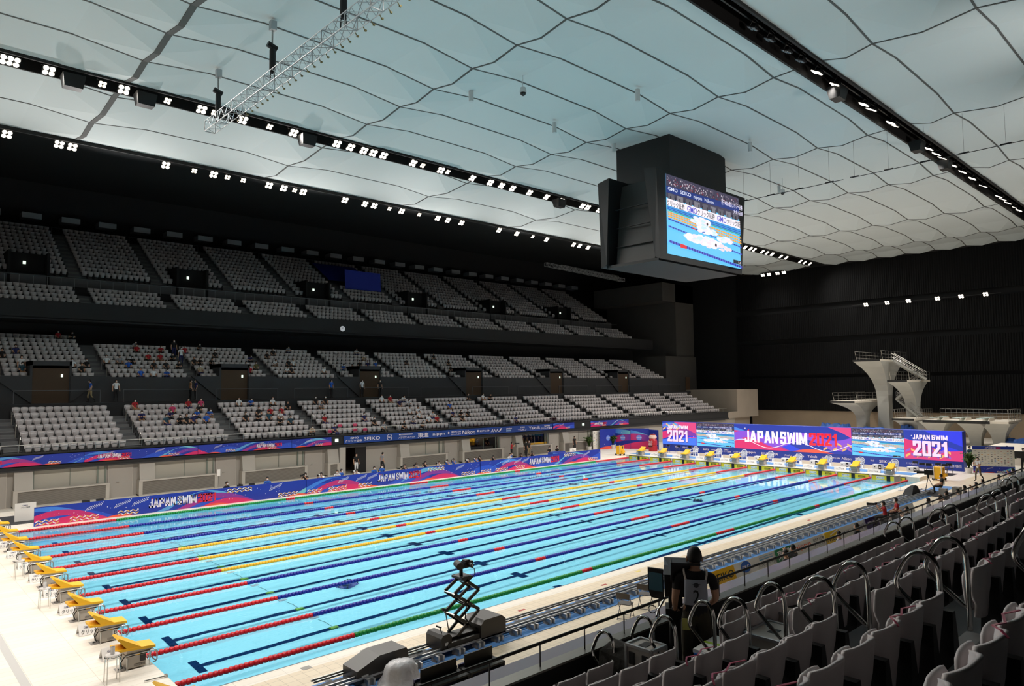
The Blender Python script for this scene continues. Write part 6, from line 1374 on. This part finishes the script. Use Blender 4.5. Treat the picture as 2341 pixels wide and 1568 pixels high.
for (x, y, z, c, lb) in ((3.2, 42.9+1.4, 7.65+.365, 'white', 'person in white standing on the stairs of the middle far stand at left'), (14.9, 48.1, 9.84, 'black', 'person in black standing high on a middle stand aisle'), (15.0, 46.5, 9.11, 'white', 'person in white standing on a middle stand aisle')):
    person('stand', (x, y-.2, z), math.pi, c, 'navy', lb, 'people standing in the middle far stand')
# photographers behind the banner
M_lensw = mat('white_lens', (236, 234, 230), .4)
def big_camera(loc, rz, lb, grp, white=True):
    r = empty('telephoto_camera', loc, rz); tag(r, lb, 'camera', grp)
    MB().box(-.07, .07, -.04, .05, -.05, .06).build('camera_body', M_black, r); MB().cyl((0, .05, 0), (0, .34, -.01), .042, 10, None, .058).build('lens', M_lensw if white else M_black, r)
    MB().cyl((0, .34, -.01), (0, .42, -.01), .065, 10).build('lens_hood', M_black, r)
PH = [(11.6, 'black', 0), (14.4, 'blue', 0), (17.3, 'black', 2), (18.1, 'white', 1), (19.5, 'white', 0), (20.0, 'blue', 0), (20.9, 'white', 1), (22.5, 'blue', 0), (23.4, 'blue', 0), (25.0, 'black', 2), (26.3, 'grey', 2), (27.4, 'black', 2), (28.2, 'white', 1), (29.3, 'blue', 1), (30.2, 'blue', 1), (31.2, 'navy', 1), (32.3, 'blue', 1), (33.0, 'black', 1), (33.9, 'black', 1), (36.1, 'white', 0), (36.6, 'blue', 0), (37.1, 'black', 2), (38.8, 'black', 1)]
for n, (x, c, cmr) in enumerate(PH):
    y = 26.75+.35*((n*7) % 3); rz = math.pi+rp.uniform(-.9, .9) if not cmr else math.pi*1.0-.9+rp.uniform(-.2, .2)
    person('shoot' if cmr else 'sit', (x, y, DZ+.02), rz, c, 'black', 'press person in %s behind the banner%s, %s from the left' % (c, ' aiming a camera' if cmr else '', nth(n+1)), 'press people sitting behind the banner', True)
    if cmr:
        d = Vector((-math.sin(rz), math.cos(rz), 0)); big_camera((x+d.x*.30, y+d.y*.30, DZ+1.13), rz, '%s lens camera held behind the banner by the %s press person' % ('white' if cmr == 1 else 'black', nth(n+1)), 'cameras of the press behind the banner', cmr == 1)
    s_ = MB().box(-.18, .18, -.18, .18, .38, .42).box(-.17, -.14, -.17, -.14, 0, .38).box(.14, .17, -.17, -.14, 0, .38).box(-.17, -.14, .14, .17, 0, .38).box(.14, .17, .14, .17, 0, .38) if n == 0 else None
    if n == 0: stool0 = s_.build('press_stool', M_bracket); so = stool0
    else: so = stool0.copy(); COL.objects.link(so)
    so.location = (x, y, DZ); tag(so, 'low dark stool under the %s press person behind the banner' % nth(n+1), 'stool', 'press stools behind the banner')
person('stand', (24.6, 33.2, DZ), math.pi, 'black', 'white', 'person in black jacket and pale trousers standing in the dark doorway', 'people by the poolside wall'); person('stand', (24.15, 35.0, DZ), math.pi, 'black', 'black', 'person in dark clothes inside the passage doorway', 'people by the poolside wall', False)
person('walk', (26.5, 32.3, DZ), -math.pi/2, 'grey', 'black', 'person in grey shirt and black trousers walking right by the wall', 'people by the poolside wall')
person('standshoot', (41.05, 32.2, DZ), math.pi*1.3, 'red', 'black', 'person in red shirt standing with a black camera by the wall', 'people by the poolside wall'); big_camera((41.3, 31.95, 1.6), math.pi*1.3, 'black camera held by the red shirted person by the wall', 'cameras by the poolside wall', False)
person('stand', (42.8, 32.0, DZ), math.pi, 'black', 'black', 'person in black operating a tripod camera by the wall', 'people by the poolside wall'); person('stand', (43.6, 32.4, DZ), math.pi, 'black', 'khaki', 'person in black shirt and khaki trousers by the tripod camera', 'people by the poolside wall')
def tripod_camera(loc, rz, lb, H=1.35, big=False):
    r = empty('tripod_camera', loc, rz); tag(r, lb, 'camera'); k = 1.5 if big else 1.
    for t in (.5, 2.6, 4.7): MB().cyl((0, 0, H-.15), (.42*math.cos(t), .42*math.sin(t), 0), .02, 6).build('leg', M_black, r)
    MB().box(-.08*k, .08*k, -.2*k, .14*k, H, H+.2*k).build('camera_body', M_black, r); MB().cyl((0, .14*k, H+.1*k), (0, .42*k, H+.1*k), .055*k, 12, None, .07*k).build('lens', M_black, r); MB().cyl((0, 0, H-.2), (0, 0, H), .05, 8).build('head', M_black, r); return r
tripod_camera((42.4, 31.5, DZ), math.pi*1.15, 'tripod film camera by the wall behind the banner far end')
person('stand', (50.6, 32.6, DZ), math.pi, 'black', 'black', 'person in black standing right of the clothed table', 'people by the poolside wall')
for x in (43.5, 44.6): person('sit', (x, 29.5, DZ), math.pi, 'black', 'black', 'official in dark suit at the clothed table, %s one' % ('left' if x < 44 else 'right'), 'officials at the clothed table')
for n, (x, c) in enumerate(((38.0, 'white'), (39.3, 'grey'), (40.6, 'black'))): person('sit', (x, 35.3, .95-.12), math.pi, c, 'black', 'person in %s inside the left lit poolside window' % c, 'people in the poolside windows')
for n, x in enumerate((46.0, 46.6, 47.2, 48.2)): person('stand', (x, 35.4, .5), math.pi, 'black', 'black', 'dark dressed person inside the right lit poolside window, %s from the left' % nth(n+1), 'people in the poolside windows')
# right end people
person('phone', (52.8, -3.75, DZ), 1.15, 'white', 'taupe', 'person in white shirt and taupe trousers walking with a hand at the face', fingers=True)
o = person('sit', (44.2, -3.85, DZ+.04), .35, 'black', 'black', 'camera operator in black with white bib seated at the track end', fingers=True)
bib = MB().box(-.15, .15, -.155, -.145, .62, .94).build('bib', M_white, o)
tag(MB().box(44.05, 44.45, -4.1, -3.7, DZ, .46).build('seat_box', M_case), 'pale box the seated camera operator sits on', 'box')
tripod_camera((44.55, -3.0, DZ), .3, 'large broadcast camera before the seated operator at the track end', 1.15, True)
tag(MB().box(43.2, 45.6, -4.4, -2.9, DZ+.0155, DZ+.024).build('floor_mat', mat('dark_mat', (48, 48, 52), .8)), 'dark mat under the seated camera operator', 'mat')
tag(MB().box(44.9, 45.5, -4.6, -4.2, DZ+.025, .5).build('equipment_case', M_case), 'grey equipment case behind the seated camera operator', 'case')
s = MB(); s.loft([[(41.6, -2.95, .2), (43.2, -2.95, .2), (43.2, -2.4, .2), (41.6, -2.4, .2)], [(42., -2.9, .55), (43., -2.85, .62), (43., -2.5, .6), (42., -2.45, .5)], [(42.3, -2.8, .66), (42.8, -2.8, .7), (42.8, -2.6, .7), (42.3, -2.6, .66)]]); tag(s.build('covered_drive', M_bracket), 'black covered drive heap at the right end of the camera track', 'machine')
for n, (x, c, d) in enumerate(((31.1, 'red', 0), (32.6, 'red', 1))):
    o = person('shoot' if n == 0 else 'sit', (x, -5.1, DZ+.02), .5, 'red', 'black', 'photographer in red bib by the sponsor boards, %s one' % ('left' if n == 0 else 'right'), 'photographers in red bibs')
    tag(MB().box(x-.18, x+.18, -5.28, -4.92, DZ, .44).build('press_stool', M_bracket), 'stool under the %s red bib photographer' % ('left' if n == 0 else 'right'), 'stool')
    if n == 0:
        a = Art((-.14, -.165, .72), (1, 0, 0), (0, 0, 1), .003); a.rect(0, 0, .28, .1, (30, 24, 24)); a.text('Nikon', .03, .02, .25, .08, (240, 210, 60), .02); a.build('lettering', M_art, o)
big_camera((30.93, -4.75, 1.18), .5, 'black long lens camera of the left red bib photographer', 'cameras of the red bib photographers', False)
for n, x in enumerate((17.9, 18.9, 22.3, 24.4, 30.0, 33.3, 34.6, 36.4, 37.6, 39.4, 41.3, 43., 46., 50.5)):
    y = -6.5+.15*(n % 2); person('shoot' if n % 3 == 1 else 'sit', (x, y, DZ), 0, ('black', 'black', 'grey')[n % 3], 'black', 'dark haired press person below the near rail, %s from the left' % nth(n+1), 'press people below the near rail', True, scale=1.05)
    so = stool0.copy(); COL.objects.link(so); so.location = (x, y, DZ); tag(so, 'dark stool of the %s press person below the near rail' % nth(n+1), 'stool', 'press stools below the near rail')
for n, (x, y) in enumerate(((62.2, -.9), (64.5, -3.0), (63.0, -4.4), (64.2, -4.6))): person('stand', (x, y, DZ), 2.6, ('teal', 'white', 'white', 'navy')[n], 'black', 'masked person in %s top beyond the sponsor backdrop, %s one' % (('teal', 'white', 'white', 'navy')[n], nth(n+1)), 'people beyond the sponsor backdrop')
r = empty('monitor_stand', (60.6, -4.75, DZ)); tag(r, 'large black monitor on a stand at the right edge', 'monitor'); MB().box(-.05, .05, -.6, .6, 1.1, 1.62).build('screen_panel', M_black, r); MB().cyl((0, 0, 0), (0, 0, 1.1), .04, 8).build('pole', M_black, r); MB().box(-.3, .3, -.3, .3, 0, .03).build('base', M_black, r)

# ---- the camera operator in the foreground
POSES['oper'] = dict(pel=(0, 0, .96), chest=(0, 0, 1.32), neck=(0, .0, 1.50), head=(0, .025, 1.635), top=(0, .02, 1.70), sh=(.20, -.0, 1.43), el=(.24, .02, 1.17), wr=(.18, .22, 1.04), ha=(.16, .31, 1.02), el2=(-.245, -.02, 1.14), wr2=(-.24, .18, .96), ha2=(-.23, .27, .94), hip=(.095, 0, .93), kn=(.12, .02, .50), an=(.13, -.02, .09), to=(.16, .12, .05))
MX, MY, MZ = 2.28, -12.96, 3.10
o = person('oper', (MX, MY, MZ), -.95, 'black', 'khaki', 'camera operator in black shirt with grey bib numbered two, seen from behind', None, True, 1.04, 1.05, True)
o.material_slots[2].material = mat('dark_trousers', (62, 56, 44), .85)
s = MB(); n = 10; secs = []
for z, w_, dpt in ((1.12, .136, .142), (1.22, .136, .144), (1.32, .134, .146), (1.42, .128, .146)): secs.append([(-w_+2*w_*i/n, -dpt+.03*((-1+2*i/n)**2)-.008, z) for i in range(n+1)]+[(-w_+2*w_*i/n, -dpt+.03*((-1+2*i/n)**2)+.0, z) for i in range(n, -1, -1)])
s.loft(secs).build('bib', mat('grey_bib', (176, 178, 192), .8), o, smooth=True)
s = MB()
for sg in (-1, 1): s.tube([(sg*.115, -.135, 1.42), (sg*.13, -.11, 1.475), (sg*.135, -.05, 1.51), (sg*.13, .02, 1.50)], .012, 6); s.tube([(sg*.135, -.13, 1.13), (sg*.165, -.09, 1.07), (sg*.175, 0, 1.05)], .007, 5)
s.build('bib_strap', mat('pale_strap', (214, 200, 192), .7), o)
a = Art((-.15, -.165, 1.12), (1, 0, 0), (0, 0, 1), .004); a.text('2', .115, .035, .19, .19, (22, 22, 26), .03); a.disc(.152, .245, .03, (60, 62, 70), 12); a.poly([(.10, .255), (.205, .262), (.152, .235)], (60, 62, 70)); a.build('bib_number', M_art, o)
for sg in (-1, 1):
    s = MB(); s.lathe([(.008, -.012), (.026, -.008), (.028, .006), (.01, .012)], (0, 0, 0), 10, axis='x'); s.xf(Matrix.Translation((sg*.088, .03, 1.625)) @ Matrix.Diagonal((1, .75, 1.25, 1))); s.build('ear', M_skin, o, smooth=True)
s = MB(); s.tube([(-.245+.032*math.cos(t), .15+.02*math.sin(t), .985+.03*math.sin(t)) for t in [2*math.pi*i/10 for i in range(10)]], .007, 5, closed=True); s.build('wristwatch', M_black, o)
r = empty('broadcast_camera', (2.42, -12.50, 3.1), -.95); tag(r, 'black broadcast camera on a pedestal at the near rail before the operator', 'camera')
s = MB(); s.box(-.09, .19, -.22, .28, 1.18, 1.46); s.build('camera_body', M_bracket, r)
MB().loft([[(-.02, .28, 1.2), (.2, .28, 1.2), (.2, .28, 1.44), (-.02, .28, 1.44)], [(-.08, .75, 1.16), (.24, .75, 1.16), (.24, .75, 1.46), (-.08, .75, 1.46)]]).build('box_lens', M_bracket, r)
s = MB(); s.box(.0, .36, -.34, -.28, 1.42, 1.66).box(.0, .36, -.44, -.28, 1.64, 1.67).box(-.01, .01, -.44, -.28, 1.42, 1.67); s.build('viewfinder', M_black, r)
s = MB(); s.loft([[(-.26, -.25, 1.17), (-.10, -.33, 1.17), (-.10, -.29, 1.17), (-.26, -.21, 1.17)], [(-.30, -.25, 1.28), (-.10, -.33, 1.28), (-.10, -.29, 1.28), (-.30, -.21, 1.28)], [(-.30, -.25, 1.55), (-.10, -.33, 1.55), (-.10, -.29, 1.55), (-.30, -.21, 1.55)]]); s.build('side_monitor', M_black, r)
MB().quad((-.285, -.258, 1.27), (-.115, -.336, 1.27), (-.115, -.336, 1.50), (-.285, -.258, 1.50)).build('monitor_glass', mat('monitor_glow', (70, 110, 125), .1), r, fix=False)
s = MB(); s.cyl((.05, 0, 0), (.05, 0, .9), .09, 14).box(-.08, .18, -.14, .14, .88, 1.0).box(-.04, .14, -.1, .1, 1.0, 1.18); s.build('pedestal', M_black, r)
s = MB(); s.tube([(-.10, -.1, 1.1), (-.18, -.3, 1.02), (-.2, -.42, .98)], .014, 8).tube([(.2, -.1, 1.1), (.28, -.3, 1.02), (.3, -.42, .98)], .014, 8); s.build('pan_handle', M_steel, r)
s = MB(); s.tube([(-.25+.05*math.cos(t), -.28, 1.03+.05*math.sin(t)) for t in [2*math.pi*i/14 for i in range(14)]], .006, 5, closed=True); s.build('control_ring', M_chrome, r)
MB().box(.12, .22, -.50, -.49, .86, 1.0).build('note_card', mat('yellow_note', (214, 206, 110), .6), r)
for t in (.6, 2.7, 4.8): MB().cyl((.05, 0, .25), (.05+.35*math.cos(t), .35*math.sin(t), .03), .025, 6).build('leg', M_black, r)
